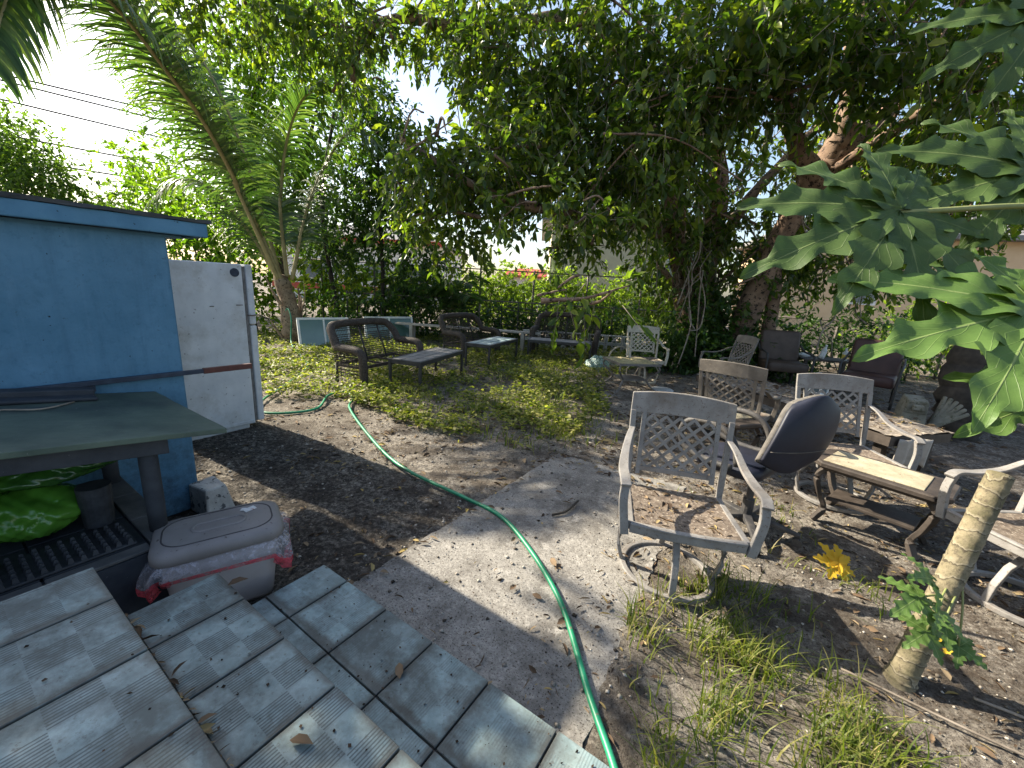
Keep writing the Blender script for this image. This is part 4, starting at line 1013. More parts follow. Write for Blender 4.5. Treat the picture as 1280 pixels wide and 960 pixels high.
house('peach_house', 'peach house with a small window seen between the papaya leaves', (14.5, 15.2, 0), -14, 9.5, 6, 3.9, 'wallpeach', 'roofgrey', 1.6, None, [(-2.0,2.1,1.0,.9)])
house('far_white_house', 'small far off white house with reddish roof beyond the fence', (1.3, 34, 0), 0, 5, 5, 2.2, 'wallwhite', 'redtrim', .8, None, [(0,1.4,1.2,1)])

# overhead wires at the left
for A, B in (((-19.7,16,8.28),(-10,40,11.5)), ((-19.7,16,8.10),(-10,40,10.6)), ((-19.7,15.8,7.45),(-10,40,9.3)), ((-19.6,15.5,6.2),(-10,40,8.2)), ((-19.6,15.3,5.4),(-10,40,7.3))):
    A = Vector(A); B = Vector(B); A = A-(B-A)*.6; P = [A+(B-A)*t-Vector((0,0,1.2*4*t*(1-t)*.4)) for t in np.linspace(0,1,24)]
    o = MB(); o.tube(P, .034, 5); o = o.build('overhead_wire', 'wire', smooth=True); tag(o, 'thin black overhead cable crossing the pale sky left of the palm', 'cable', 'overhead cables in the sky')

# ------------------------------------------------------------------ trees
FICUS = [
        (-1.54,8.75,5.87,1.32,1.20,0.80,230), (-0.19,8.07,5.19,1.36,1.20,0.96,300), (0.57,7.77,3.90,1.50,1.20,1.16,360), (-0.59,7.12,3.35,1.08,1.00,0.76,260),
        (-1.59,7.08,3.17,0.57,0.80,0.82,130), (-1.18,7.41,2.40,0.75,0.70,0.55,70), (1.33,7.58,5.26,1.39,1.20,1.01,300), (1.81,7.20,3.68,1.14,1.20,1.14,320),
        (0.40,6.01,2.54,0.87,0.60,0.38,45), (0.73,4.62,1.50,0.57,0.40,0.22,9), (2.44,6.85,4.35,1.29,1.20,1.17,190), (2.84,6.43,4.78,1.29,1.20,0.86,260),
        (3.69,6.45,4.83,1.18,1.00,0.86,190), (4.32,5.92,4.77,1.17,1.00,0.68,130), (5.30,5.89,4.64,1.07,1.00,0.88,220), (6.19,6.82,4.23,1.29,1.00,0.82,200),
        (4.04,9.06,3.30,1.47,0.80,1.31,150), (3.50,9.83,2.20,1.10,0.60,1.10,130), (3.3,8.8,2.7,.9,.5,.8,90), (4.5,8.5,1.7,.7,.4,.6,50), (4.95,8.64,2.38,0.96,0.80,0.96,150), (5.55,8.69,3.46,1.25,0.80,0.94,80),
        (6.56,8.11,3.61,1.44,0.80,0.87,110), (7.84,7.68,3.52,1.09,0.80,0.96,170), (6.40,8.41,2.29,1.40,0.80,0.70,110), (-4.73,8.45,5.92,1.54,1.00,0.56,170),
        (-3.18,8.43,5.80,0.98,1.00,0.56,120), (-3.72,9.37,5.46,0.64,0.80,0.64,60), (-5.69,8.07,6.05,1.19,1.00,0.53,80), (-0.40,7.38,6.58,3.04,1.60,1.05,220),
        (3.17,6.20,5.94,2.53,1.40,0.88,200),
        (.2,9.6,4.9,1.8,.8,1.0,330), (2.0,9.9,3.9,1.7,.8,1.1,260), (3.6,10.2,4.9,1.9,.8,1.3,360), (-.6,9.3,3.6,1.1,.7,.6,160), (6.8,9.6,4.6,2.0,.8,1.4,330), (1.0,8.2,2.5,.9,.6,.4,70)]
BRIGHT = [
        (-9.45,15.02,6.29,2.37,1.60,3.16,420), (-8.01,15.59,8.68,2.37,1.60,2.11,330), (-11.53,15.93,7.96,2.18,1.50,2.46,200), (-6.75,14.20,5.01,1.52,1.30,2.28,260),
        (-8.16,13.77,3.20,2.28,1.20,1.27,220), (-11.97,15.01,4.08,1.64,1.20,1.36,110), (-14.20,16.26,5.04,1.02,1.00,0.73,40), (-6.26,15.27,9.48,1.77,1.40,1.52,150)]
SLIM = [
        (-3.85,11.63,5.03,0.92,0.80,1.23,170), (-3.15,11.31,3.67,1.13,0.80,1.23,220), (-4.28,11.57,3.47,0.95,0.80,1.26,170), (-2.67,11.04,2.11,1.03,0.70,0.83,120),
        (-4.58,12.02,6.23,0.72,0.70,0.83,70), (-4.94,11.53,2.43,0.96,0.70,0.86,120), (-3.71,11.87,6.03,0.51,0.60,0.82,60)]
FARLEFT = [(-13.85,11.95,4.21,1.18,1.20,1.29,330), (-13.17,11.79,3.52,1.07,1.00,0.86,200), (-14.97,12.14,4.98,1.29,1.20,1.50,150)]
SHADE = [(-8.6,4.6,5.6,1.5,1.0,1.2,65), (-8.4,3.0,5.4,1.5,1.0,1.2,90), (-7.4,5.3,6.6,1.4,.9,.8,25), (-9.5,6.0,6.0,1.0,.8,1.0,40), (-6.9,4.0,6.2,1.3,1.2,.7,35), (-7.6,1.8,5.4,1.4,1.0,1.1,120), (-7.0,.4,5.2,1.4,1.1,1.1,130), (-7.3,3.9,5.6,1.2,.8,1.0,150), (-6.6,2.9,5.2,1.0,.9,.8,110)]  # crown of an unseen tree, added to shade the steps and near ground
def big_ficus():
    root = thing('ficus_tree', 'huge many stemmed tree whose dark glossy canopy hangs over the patio chairs', 'tree', (0,0,0))
    t = MB()
    limb(t, [(4.1,9.1,-.1),(3.9,9.25,.7),(3.52,9.41,2.2),(3.17,9.6,3.8),(2.27,9.57,5.4),(.97,9.5,6.8)], .30, .08)
    limb(t, [(4.4,9.0,-.1),(4.3,9.06,.7),(3.96,9.2,2.2),(4.1,9.36,3.7),(3.6,9.5,5.0),(2.84,9.5,6.8)], .34, .12)
    limb(t, [(3.85,8.9,-.1),(3.75,9.0,.8),(3.5,9.1,1.7),(3.1,9.2,2.6)], .16, .06)
    limb(t, [(4.65,8.7,-.1),(4.64,8.62,.6),(4.72,8.18,2.19),(4.84,7.67,3.48),(4.4,7.35,3.86),(3.92,7.04,4.3),(3.43,7.08,5.3)], .30, .09)
    limb(t, [(4.84,7.67,3.45),(5.08,7.64,3.8),(5.22,7.6,4.45),(5.17,7.63,5.0),(5.1,7.74,6.4)], .26, .12)
    limb(t, [(5.0,7.6,3.66),(5.58,7.65,4.25),(6.11,7.7,4.9),(6.87,7.77,5.6),(7.9,7.8,6.1)], .22, .08)
    limb(t, [(3.6,9.4,2.1),(2.82,9.16,2.85),(1.33,8.34,2.85),(.37,7.5,2.8),(-.57,7.13,2.95),(-1.45,7.02,3.34),(-1.97,7.1,3.67)], .15, .04)
    limb(t, [(3.57,9.5,4.3),(1.75,9.1,6.0),(.48,8.73,6.2),(-.93,8.44,5.86),(-2.34,8.45,5.92),(-3.0,8.5,5.67),(-3.29,8.66,5.0)], .18, .05)
    limb(t, [(3.9,9.2,1.2),(3.3,9.0,1.75),(2.9,8.9,2.1)], .10, .05)
    limb(t, [(5.3,8.6,-.1),(5.2,8.5,.8),(5.0,8.3,1.8),(4.8,8.1,2.6)], .16, .10)
    limb(t, [(4.15,9.3,2.2),(4.7,9.5,3.4),(5.6,9.6,4.6),(6.6,9.4,5.8)], .15, .06); limb(t, [(3.6,9.3,2.0),(2.9,9.0,3.4),(2.5,8.3,4.6),(2.4,7.4,5.6)], .13, .05); limb(t, [(4.0,9.2,3.2),(3.6,8.6,4.1),(3.4,7.6,4.9),(3.3,6.6,5.6)], .13, .05); limb(t, [(4.9,7.6,3.5),(5.6,6.8,4.2),(6.2,6.0,4.9),(6.6,5.4,5.6)], .10, .04)
    br = t; random.seed(21)
    for bx, by_, bz, rx, ry, rz_, n in FICUS:
        for k in range(4):
            c = Vector((bx, by_, bz)); a = c+Vector((random.uniform(-1,1)*rx, random.uniform(-1,1)*ry, random.uniform(-.8,.8)*rz_)); b = c+Vector((random.uniform(-1,1)*rx, random.uniform(-1,1)*ry, random.uniform(-.8,.8)*rz_))
            limb(br, [a, (a+b)/2+Vector((0,0,random.uniform(-.1,.25))), b], random.choice((.016,.022,.032)), .010, 6, 5, .2)
    t.build('trunk', 'bark', root, True)
    V, F, TV, TF = clusters(FICUS, 9, .40, .158, .5, .55, .5, False, .92)
    npmesh('crown', V, F, 'ficus', root); npmesh('twigs', TV, TF, 'twig', root)
    # thin aerial roots and dead vines round the stems
    v = MB()
    for k in range(48):
        x = random.uniform(2.6, 6.6); y = 8.4+random.uniform(-.9,.5)-max(0, x-4.6)*.35; z = random.uniform(1.2, 5.0); L = random.uniform(.4, 1.8)
        P = [(x,y,z)]; dx = random.uniform(-.5,.5)
        for i in range(5): P.append((P[-1][0]+dx*L/5+random.uniform(-.10,.10), P[-1][1]+random.uniform(-.1,.08), P[-1][2]-L/5*random.uniform(.4,1.2)))
        v.tube(spline(P,3), random.uniform(.006,.014), 5)
    for P in ([(3.25,7.9,2.3),(3.1,7.8,1.9),(3.0,7.7,1.6),(2.9,7.6,1.35)], [(3.1,7.8,1.9),(3.15,7.7,1.4),(3.2,7.6,1.0),(3.1,7.5,.55),(3.0,7.4,.3)], [(3.3,7.8,1.9),(3.42,7.7,1.5),(3.4,7.6,1.2),(3.32,7.5,.95),(3.15,7.5,.9)]): v.tube(spline(P,4), .011, 5)
    v.build('hanging_vines', 'twig', root, True)
big_ficus()
def tree(name, lab, trunks, blobs, leafmat_, bark, k, tw, lf, wid, droop=.3, simple=False, dens=1.0, group=None, shell=.5):
    root = thing(name, lab, 'tree', (0,0,0), 0, group)
    t = MB()
    for pts, r0, r1 in trunks: limb(t, pts, r0, r1, 8, 5)
    t.build('trunk', bark, root, True)
    V, F, TV, TF = clusters(blobs, k, tw, lf, wid, droop, shell, simple, dens); npmesh('crown', V, F, leafmat_, root)
    return root
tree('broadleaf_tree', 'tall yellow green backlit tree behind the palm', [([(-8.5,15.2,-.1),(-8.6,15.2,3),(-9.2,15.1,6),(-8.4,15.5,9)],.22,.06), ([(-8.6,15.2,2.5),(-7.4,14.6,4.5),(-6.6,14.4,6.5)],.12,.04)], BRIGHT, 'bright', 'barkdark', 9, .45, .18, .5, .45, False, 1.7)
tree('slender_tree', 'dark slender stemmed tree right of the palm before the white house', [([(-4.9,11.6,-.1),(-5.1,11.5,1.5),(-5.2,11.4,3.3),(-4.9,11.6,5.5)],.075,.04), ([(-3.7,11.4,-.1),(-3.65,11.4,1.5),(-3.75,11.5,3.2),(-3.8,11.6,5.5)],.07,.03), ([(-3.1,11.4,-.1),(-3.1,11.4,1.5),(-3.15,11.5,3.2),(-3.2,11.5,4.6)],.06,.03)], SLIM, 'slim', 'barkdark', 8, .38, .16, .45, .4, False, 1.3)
tree('round_tree', 'bushy mid green tree rising beyond the blue shed roof at the far left', [([(-13.9,12,-.1),(-13.9,12,2),(-13.8,12,4)],.18,.08)], FARLEFT, 'farleaf', 'barkdark', 9, .35, .12, .5, .3, False, 1.5)
tree('unseen_shade_tree', 'unseen leafy tree added left of the shed to shade the steps', [([(-9.6,5.0,-.1),(-9.5,5.0,2.5),(-9.0,5.1,5)],.2,.1)], SHADE, 'farleaf', 'barkdark', 8, .4, .16, .5, .4, False, 1.0)

def shrub(name, lab, blobs, mt, lf, wid, k=9, dens=1, group=None, cat='shrub', stems=3, droop=.2, tw=.3):
    root = thing(name, lab, cat, (0,0,0), 0, group)
    for bx, by_, bz, rx, ry, rz_, n in blobs[:6]:
        for q in range(stems):
            x = bx+random.uniform(-.6,.6)*rx; y = by_+random.uniform(-.5,.5)*ry; s = MB(); s.tube(spline([(x+random.uniform(-.2,.2),y,-.05),(x,y,max(.2,bz*.5)),(x+random.uniform(-.2,.2),y,bz+.3*rz_)],4), .02, 5); s.build('stem', 'barkdark', root, True)
    V, F, TV, TF = clusters(blobs, k, tw, lf, wid, droop, .5, False, dens); npmesh('foliage', V, F, mt, root)
    return root
GB = 'bushes behind the blue shed'
shrub('leafy_bush', 'pale green bush tops just above the left end of the shed roof', [(-12.16,12.19,2.95,1.57,.8,.66,230)], 'farleaf', .13, .5, group=GB)
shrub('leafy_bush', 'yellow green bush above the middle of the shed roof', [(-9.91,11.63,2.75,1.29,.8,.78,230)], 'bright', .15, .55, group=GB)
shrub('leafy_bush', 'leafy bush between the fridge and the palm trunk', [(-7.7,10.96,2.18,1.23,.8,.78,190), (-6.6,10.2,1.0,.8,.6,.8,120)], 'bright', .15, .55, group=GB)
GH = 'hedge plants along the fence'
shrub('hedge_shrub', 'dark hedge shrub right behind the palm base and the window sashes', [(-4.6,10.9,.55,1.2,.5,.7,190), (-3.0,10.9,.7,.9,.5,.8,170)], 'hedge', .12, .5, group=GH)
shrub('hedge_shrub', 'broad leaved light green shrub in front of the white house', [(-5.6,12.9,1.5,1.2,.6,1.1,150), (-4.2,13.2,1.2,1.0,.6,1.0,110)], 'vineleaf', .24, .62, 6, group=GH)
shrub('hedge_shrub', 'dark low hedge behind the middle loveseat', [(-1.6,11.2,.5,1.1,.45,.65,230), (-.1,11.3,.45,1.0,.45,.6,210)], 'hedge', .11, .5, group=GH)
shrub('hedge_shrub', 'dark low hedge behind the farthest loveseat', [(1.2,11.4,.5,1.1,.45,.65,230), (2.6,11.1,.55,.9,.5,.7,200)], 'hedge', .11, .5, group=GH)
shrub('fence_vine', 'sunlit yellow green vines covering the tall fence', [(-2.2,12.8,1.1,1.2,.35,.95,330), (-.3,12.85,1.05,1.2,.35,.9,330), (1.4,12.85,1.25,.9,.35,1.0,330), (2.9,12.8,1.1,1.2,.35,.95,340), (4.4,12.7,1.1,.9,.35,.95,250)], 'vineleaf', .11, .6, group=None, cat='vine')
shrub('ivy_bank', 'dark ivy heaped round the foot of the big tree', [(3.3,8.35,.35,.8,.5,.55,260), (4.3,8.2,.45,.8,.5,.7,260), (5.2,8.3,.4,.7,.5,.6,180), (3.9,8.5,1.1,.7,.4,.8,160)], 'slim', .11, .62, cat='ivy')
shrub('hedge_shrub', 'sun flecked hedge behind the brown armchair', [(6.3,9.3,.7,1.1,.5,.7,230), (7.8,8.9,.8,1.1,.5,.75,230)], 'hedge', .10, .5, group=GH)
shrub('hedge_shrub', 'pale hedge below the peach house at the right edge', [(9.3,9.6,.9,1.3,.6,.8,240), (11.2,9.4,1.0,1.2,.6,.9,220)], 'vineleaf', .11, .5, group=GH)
shrub('leafy_bush', 'sunlit bushes beyond the tall fence hiding the far white house', [(-.9,16.0,1.3,1.5,.8,1.2,260), (1.2,16.5,1.1,1.2,.8,1.0,200)], 'vineleaf', .17, .55)
shrub('leafy_bush', 'sunlit bush beyond the tall fence before the beige house wall', [(3.4,15.4,1.0,1.4,.7,.95,230), (5.6,14.8,1.1,1.2,.7,1.0,200)], 'vineleaf', .15, .55)
# broad leaved plants near the sashes: a small fan palm like clump
def fan_clump(lab, base, n, L, mt):
    root = thing('areca_palm', lab, 'palm', base, 0); s = MB(); P_, D_, N_, L_, W_ = [], [], [], [], []
    for k in range(n):
        a = 2*math.pi*k/n+random.uniform(-.3,.3); out = random.uniform(.35,.75); h = L*random.uniform(.7,1.05)
        pts = spline([(0,0,0),(math.cos(a)*out*.25,math.sin(a)*out*.25,h*.55),(math.cos(a)*out*.7,math.sin(a)*out*.7,h*.95),(math.cos(a)*out*1.35,math.sin(a)*out*1.35,h*.95)],6)
        s.tube(pts, .010, 5)
        for i in range(6, len(pts)):
            t = (pts[i]-pts[i-1]).normalized(); sd = t.cross(Vector((0,0,1))).normalized()
            for q in (-1,1):
                P_.append(pts[i]); D_.append(sd*q*.8+t*.6-Vector((0,0,.35))); N_.append((0,0,1)); L_.append(.42); W_.append(.035)
    s.build('stalk', 'rachis', root, True)
    V, F = leaf_arrays(np.array(P_,float), np.array(D_,float), np.array(N_,float), np.array(L_), np.array(W_)); npmesh('leaflets', V, F, mt, root)
fan_clump('small feathery palm clump in the hedge behind the middle loveseat', (-1.7,11.5,0), 12, 1.7, 'palmleaf')
fan_clump('small feathery palm clump left of the fence corner behind the sashes', (-2.9,12.1,0), 10, 1.6, 'palmleaf')

# coconut palm
def coconut():
    root = thing('coconut_palm', 'young coconut palm with long arching fronds beside the white fridge', 'palm', (0,0,0))
    base = Vector((-4.95,9.1,0)); t = MB()
    limb(t, [base+Vector((.02,0,-.1)), base+Vector((0,0,.35)), base+Vector((-.12,.08,.9)), base+Vector((-.25,.15,1.45))], .25, .14, 14, 6, .12); t.build('trunk', 'palmtrunk', root, True)
    for k in range(7):
        a = random.uniform(0, 6.28); q = MB(); p0 = base+Vector((math.cos(a)*.22, math.sin(a)*.2, .1+k*.12)); p1 = base+Vector((math.cos(a)*.40-.12, math.sin(a)*.35, .7+k*.12))
        q.bar(spline([p0, (p0+p1)/2+Vector((math.cos(a)*.05,0,0)), p1],4), .10, .03, up=(math.cos(a),math.sin(a),.2), scales=[1-.08*i for i in range(9)]); q.build('leaf_stub', 'palmtrunk', root, bevel=.006)
    paths = [
        [(-5.12,9.2,1.2),(-5.51,8.82,2.69),(-5.56,7.95,3.82),(-5.53,7.06,4.40),(-5.45,6.12,4.77),(-5.65,5.50,4.74),(-6.04,4.95,4.17)],
        [(-5.1,9.3,1.4),(-5.30,9.58,2.87),(-5.08,9.57,4.15),(-4.63,9.46,4.95),(-4.02,9.30,5.16)],
        [(-5.25,9.3,1.4),(-6.05,9.97,3.23),(-6.72,10.27,4.92),(-7.44,10.36,6.17),(-8.34,10.24,6.50),(-8.85,9.76,5.80)],
        [(-5.2,9.2,1.3),(-6.17,9.51,2.56),(-6.72,9.44,3.17),(-7.20,9.26,3.26),(-7.58,8.94,2.79)],
        [(-5.0,9.3,1.35),(-4.80,9.80,2.94),(-4.34,10.10,4.18),(-3.79,10.12,4.70),(-3.29,9.93,4.35)],
        [(-5.2,9.15,1.3),(-5.74,8.35,3.74),(-6.0,7.3,5.1),(-5.95,6.25,5.35),(-5.9,5.68,4.8),(-5.75,5.2,4.1),(-5.6,4.85,3.4)]]
    for n_, P in enumerate(paths):
        pts = spline(P, 26); L = sum((pts[i+1]-pts[i]).length for i in range(len(pts)-1)); m_ = len(pts)
        r = MB(); r.tube(pts, [.042*(1-i/(m_-1))**.7+.005 for i in range(m_)], 6); fr = r.build('frond', 'rachis', root, True)
        V = []; F = []; acc = 0
        step = .036
        d = 0; nxt = L*.16; i = 0
        while i < m_-1:
            seg = (pts[i+1]-pts[i]).length
            while nxt <= d+seg:
                u = (nxt-d)/seg; p = pts[i].lerp(pts[i+1], u); s = nxt/L; t_ = (pts[i+1]-pts[i]).normalized()
                sd = t_.cross(Vector((0,0,1))); sd = sd.normalized() if sd.length > 1e-3 else Vector((1,0,0))
                nn = sd.cross(t_).normalized(); ll = (.38+.84*math.sin(math.pi*min(1, max(.1, s*.98)))**.7)*(1 if L > 4 else .72)
                for q in (-1,1):
                    if random.random() < .06: continue
                    dr = (sd*q*.85+t_*(.45+.4*s)+nn*random.uniform(-.05,.35)+Vector((0,0,-.02))).normalized()
                    l2 = ll*random.uniform(.72,1.12); dp = random.uniform(.20,.52); wd = .021; x = p.copy(); o_ = len(V); side = dr.cross(nn).normalized(); ns = 5
                    dv = dr.copy()
                    for k in range(ns+1):
                        f = k/ns; w_ = wd*(1-f**2.2)+.0015
                        V += [x-side*w_+nn*.004, x+side*w_+nn*.004]
                        dv = (dv+Vector((0,0,-dp*(.5+f)))).normalized(); x = x+dv*(l2/ns)
                    for k in range(ns): F.append((o_+2*k, o_+2*k+1, o_+2*k+3, o_+2*k+2))
                nxt += step*random.uniform(.85,1.15)
            d += seg; i += 1
        npmesh('leaflets', np.array([tuple(v) for v in V]), np.array(F), 'palmleaf', fr)
coconut()

# ------------------------------------------------------------------ papaya
def papaya_leaf(name, c, fwd, nor, Rr, mat, parent, lobes=7, droop=.25, seed=0, flat=False):
    rs = random.Random(seed); fwd = Vector(fwd).normalized(); nor = Vector(nor); nor = (nor-fwd*nor.dot(fwd)).normalized(); sd = fwd.cross(nor)
    V = []; F = []; UV = []; ns, ncr = 34, 6
    for li in range(lobes):
        th = (li-(lobes-1)/2)*R(290/(lobes-1))
        q = Rr*(1-.36*(abs(th)/R(145))**1.3)*rs.uniform(.93,1.05); dz = rs.uniform(-.06,.06); tw = rs.uniform(-.15,.15)
        d = fwd*math.cos(th)+sd*math.sin(th); s2 = -fwd*math.sin(th)+sd*math.cos(th); o_ = len(V)
        for i in range(ns+1):
            s = i/ns
            env = (.30 if lobes < 9 else .225)*(math.sin(math.pi*min(1, s**.75))**.75)*(1-.25*s)
            ph = s*3.6+.15*(li % 3); saw = (ph % 1.0); tooth = .38+.62*(1-abs(saw-.62)/.62 if saw < .62 else (1-saw)/.38)
            if s < .30: tooth = .85
            wv = q*env*tooth+.003
            for j in range(-ncr//2, ncr//2+1):
                v = j/(ncr/2)
                fl = .012*math.sin(s*26+v*2)*abs(v)
                p = Vector(c)+d*(q*s+.16*wv*abs(v)*1.6)+s2*(v*wv)+nor*(-droop*q*s*s+.10*wv*abs(v)+fl*q*2+dz*q*s+.0014*li+tw*v*wv)
                if flat: p = Vector(c)+d*(q*s+.16*wv*abs(v)*1.6)+s2*(v*wv)+nor*(.05*math.sin(s*5+li)*q+.35*wv*abs(v)+.002*li)
                V.append(p); UV.append((s, .5+.5*v))
        W_ = ncr+1
        for i in range(ns):
            for j in range(ncr): a = o_+i*W_+j; F.append((a, a+1, a+W_+1, a+W_))
    me = bpy.data.meshes.new(name); me.from_pydata([tuple(v) for v in V], [], F); uv = me.uv_layers.new(name='UVMap')
    for lp in me.loops: uv.data[lp.index].uv = UV[lp.vertex_index]
    me.shade_smooth(); return link(name, me, mat, parent)
def papaya_plant():
    root = thing('papaya_plant', 'papaya plant whose big lobed leaves reach in from the right edge', 'plant', (0,0,0))
    t = MB(); limb(t, [(2.62,1.55,-.05),(2.6,1.6,.8),(2.6,1.62,1.7),(2.58,1.62,2.4)], .09, .06, 12, 5, .05); t.build('trunk', 'papbark', root, True)
    L = [((1.47,1.74,1.87), (-.86,-.10,-.30), (-.12,-.82,.56), .58, 'papleaf_dark', 1, (2.58,1.62,1.85), .20),
         ((1.74,1.42,1.52), (-.93,-.10,-.20), (-.12,-.66,.74), .60, 'papleaf', 2, (2.6,1.6,1.6), .16),
         ((1.86,1.36,1.26), (-.80,-.15,-.30), (-.25,-.80,.55), .36, 'papleaf', 3, (2.6,1.6,1.4), .2),
         ((2.02,1.80,2.06), (-.85,.0,-.20), (.05,-.80,.55), .54, 'papleaf_dark', 4, (2.58,1.62,2.1), .2),
         ((2.12,2.05,2.72), (-.80,-.1,-.35), (-.05,-.85,.35), .44, 'papleaf_dark', 5, (2.58,1.62,2.4), .3),
         ((3.1,1.5,2.6), (.85,-.1,-.3), (.1,-.5,.8), .45, 'papleaf', 7, (2.58,1.62,2.38), .3), ((2.9,2.2,2.75), (.5,.7,-.3), (.1,-.3,.9), .45, 'papleaf', 8, (2.58,1.62,2.4), .3), ((2.75,1.1,2.7), (.2,-.8,-.3), (.1,-.2,.9), .42, 'papleaf', 9, (2.58,1.62,2.4), .3)]
    for c, f, n_, r_, m_, sd_, p0, dr in L:
        lf = papaya_leaf('leaf', c, f, n_, r_, m_, root, 9, dr, sd_)
        c = Vector(c); p0 = Vector(p0); p = MB(); p.tube(spline([p0, (p0+c)/2+Vector((0,0,.05)), c+Vector((0,.004,-.004))],6), .011, 7); p.build('petiole', 'petiole', lf, True)
papaya_plant()
def papaya_trunk():
    root = thing('cut_papaya_trunk', 'leaning ringed papaya trunk cut off flat above, with small green shoots', 'tree trunk', (1.687,1.40,0))
    t = MB(); P = spline([(-.01,.0,-.04),(.02,.01,.08),(.10,.05,.30),(.21,.11,.56),(.35,.19,.86)],9); m_ = len(P)
    rs = [.062-.011*(i/(m_-1))+(.016*max(0,1-i/6)) for i in range(m_)]
    P2 = []; r2 = []
    for i in range(m_):
        P2.append(P[i]); r2.append(rs[i]*.80)
        if i % 3 == 1 and i < m_-1: q = P[i].lerp(P[i+1], .35); P2.append(q); r2.append(rs[i]*.86); q = P[i].lerp(P[i+1], .5); P2.append(q); r2.append(rs[i]*.79)
    t.tube(P2, r2, 18, up=(0,1,0)); t.build('trunk', 'papbark2', root, True)
    for k, (c, f, r_) in enumerate((((-.04,-.02,.50),(-.7,-.3,.3),.13), ((-.10,-.05,.44),(-.8,-.4,-.1),.14), ((-.02,-.06,.40),(-.5,-.6,.1),.11), ((.03,-.05,.33),(-.4,-.8,-.2),.10), ((-.0,-.03,.27),(-.8,-.3,-.3),.12), ((.16,-.02,.20),(.5,-.6,-.2),.10))):
        b = Vector((.12+.05*(k % 2),.05,.30+.03*k)); q = MB(); q.tube(spline([b, (b+Vector(c))/2+Vector((0,0,.03)), Vector(c)],4), .004, 5); sh = q.build('shoot', 'petiole', root, True)
        papaya_leaf('leaf', c, f, (-.1,-.6,.8), r_, 'papleaf', sh, 5, .3, 20+k)
papaya_trunk()
o = papaya_leaf('fallen_papaya_leaf', (0,0,.045), (-1,.1,.12), (.1,-.55,.8), .15, 'yleaf', None, 7, .1, 33, True); o.location = (1.95,2.10,.0)
tag(o, 'curled bright yellow fallen papaya leaf on the soil by the tray table', 'leaf')
o = papaya_leaf('fallen_papaya_leaf', (0,0,.03), (-.5,.6,.1), (.1,-.4,.9), .07, 'yleaf', None, 5, .1, 35, True); o.location = (2.05,1.55,.0)
tag(o, 'small faded yellow leaf right of the papaya trunk foot', 'leaf')

# sticks on the ground
for pts, r_, lab in (([(.32,2.47,.03),(.42,2.52,.035),(.52,2.66,.04)], .008, 'short dark stick lying on the concrete path right of the hose'),
                     ([(1.9,1.32,.02),(2.05,1.22,.02),(2.15,1.05,.02)], .006, 'bent dry stalk on the soil right of the papaya trunk'),
                     ([(1.45,1.42,.02),(1.7,1.22,.02),(1.95,1.05,.015)], .005, 'thin straight dry stalk in front of the papaya trunk foot')):
    o = MB(); o.tube([p for p in spline(pts,5)], r_, 6); o = o.build('dry_stick', 'twig' if r_ < .008 else 'barkdark', smooth=True); tag(o, lab, 'stick')

# ------------------------------------------------------------------ ground cover (uncountable)
def in_poly(x, y, P):
    c = np.zeros(len(x), bool); j = len(P)-1
    for i in range(len(P)):
        xi, yi = P[i]; xj, yj = P[j]
        c ^= ((yi > y) != (yj > y)) & (x < (xj-xi)*(y-yi)/(yj-yi+1e-12)+xi); j = i
    return c
def fbm(x, y, s=1.0, seed=0):
    v = 0; a = 1
    for k in range(4):
        f = s*2**k; v = v+a*np.sin(x*f*1.3+seed+1.7*np.sin(y*f*.9+seed*2))*np.cos(y*f*1.1-seed+1.3*np.sin(x*f*.7)); a *= .6
    return v/2.0
def scatter(n, box, fn):
    x = rng.uniform(box[0], box[1], n); y = rng.uniform(box[2], box[3], n); k = rng.random(n) < fn(x, y); return x[k], y[k]
SHEDB = lambda x, y: ((x*E1.x+y*E1.y) < SW+.1) & ((x*EN.x+y*EN.y) < 1.0)
weedP = [(-4.4,5.9),(-2.9,4.75),(-2.2,5.0),(-1.6,4.55),(-.9,4.0),(-.2,3.75),(.35,3.55),(.75,4.1),(1.25,4.9),(1.35,6.1),(1.9,7.3),(2.6,8.2),(3.2,8.3),(3.2,11.5),(-6.5,11.5),(-6.2,8.5)]
def weeds():
    def d(x, y):
        ins = in_poly(x, y, weedP); nf = fbm(x, y, 1.5, 3)
        edge = np.clip((fbm(x, y, .8, 8)+.75), 0, 1)
        return ins*np.clip(nf*1.15+.74, 0, 1)*edge*np.where(y > 6.5, .62, 1)
    x, y = scatter(42000, (-6.5,3.3,3.4,11.5), d)
    n = len(x); k = 5; h = .03+.10*rng.random(n)*np.clip(fbm(x,y,1.1,5)+.8,.3,1.6)
    C = np.stack([x,y,h], -1); a = rng.uniform(0,6.28,(n,k)); el = rng.uniform(-.3,.6,(n,k))
    D = np.stack([np.cos(a)*np.cos(el), np.sin(a)*np.cos(el), np.sin(el)], -1); B = np.repeat(C[:,None,:],k,1)+rng.normal(size=(n,k,3))*np.array([.025,.025,.018])
    L = .028+.045*rng.random((n,k)); N = np.array([0,0,1.])+rng.normal(size=(n,k,3))*.4
    V, F = leaf_arrays(B.reshape(-1,3), D.reshape(-1,3), N.reshape(-1,3), L.ravel(), L.ravel()*.62)
    o = npmesh('ground_cover', V, F, 'weed'); tag(o, 'low leafy weeds carpeting the yard around the loveseats', 'weeds', kind='stuff')
weeds()
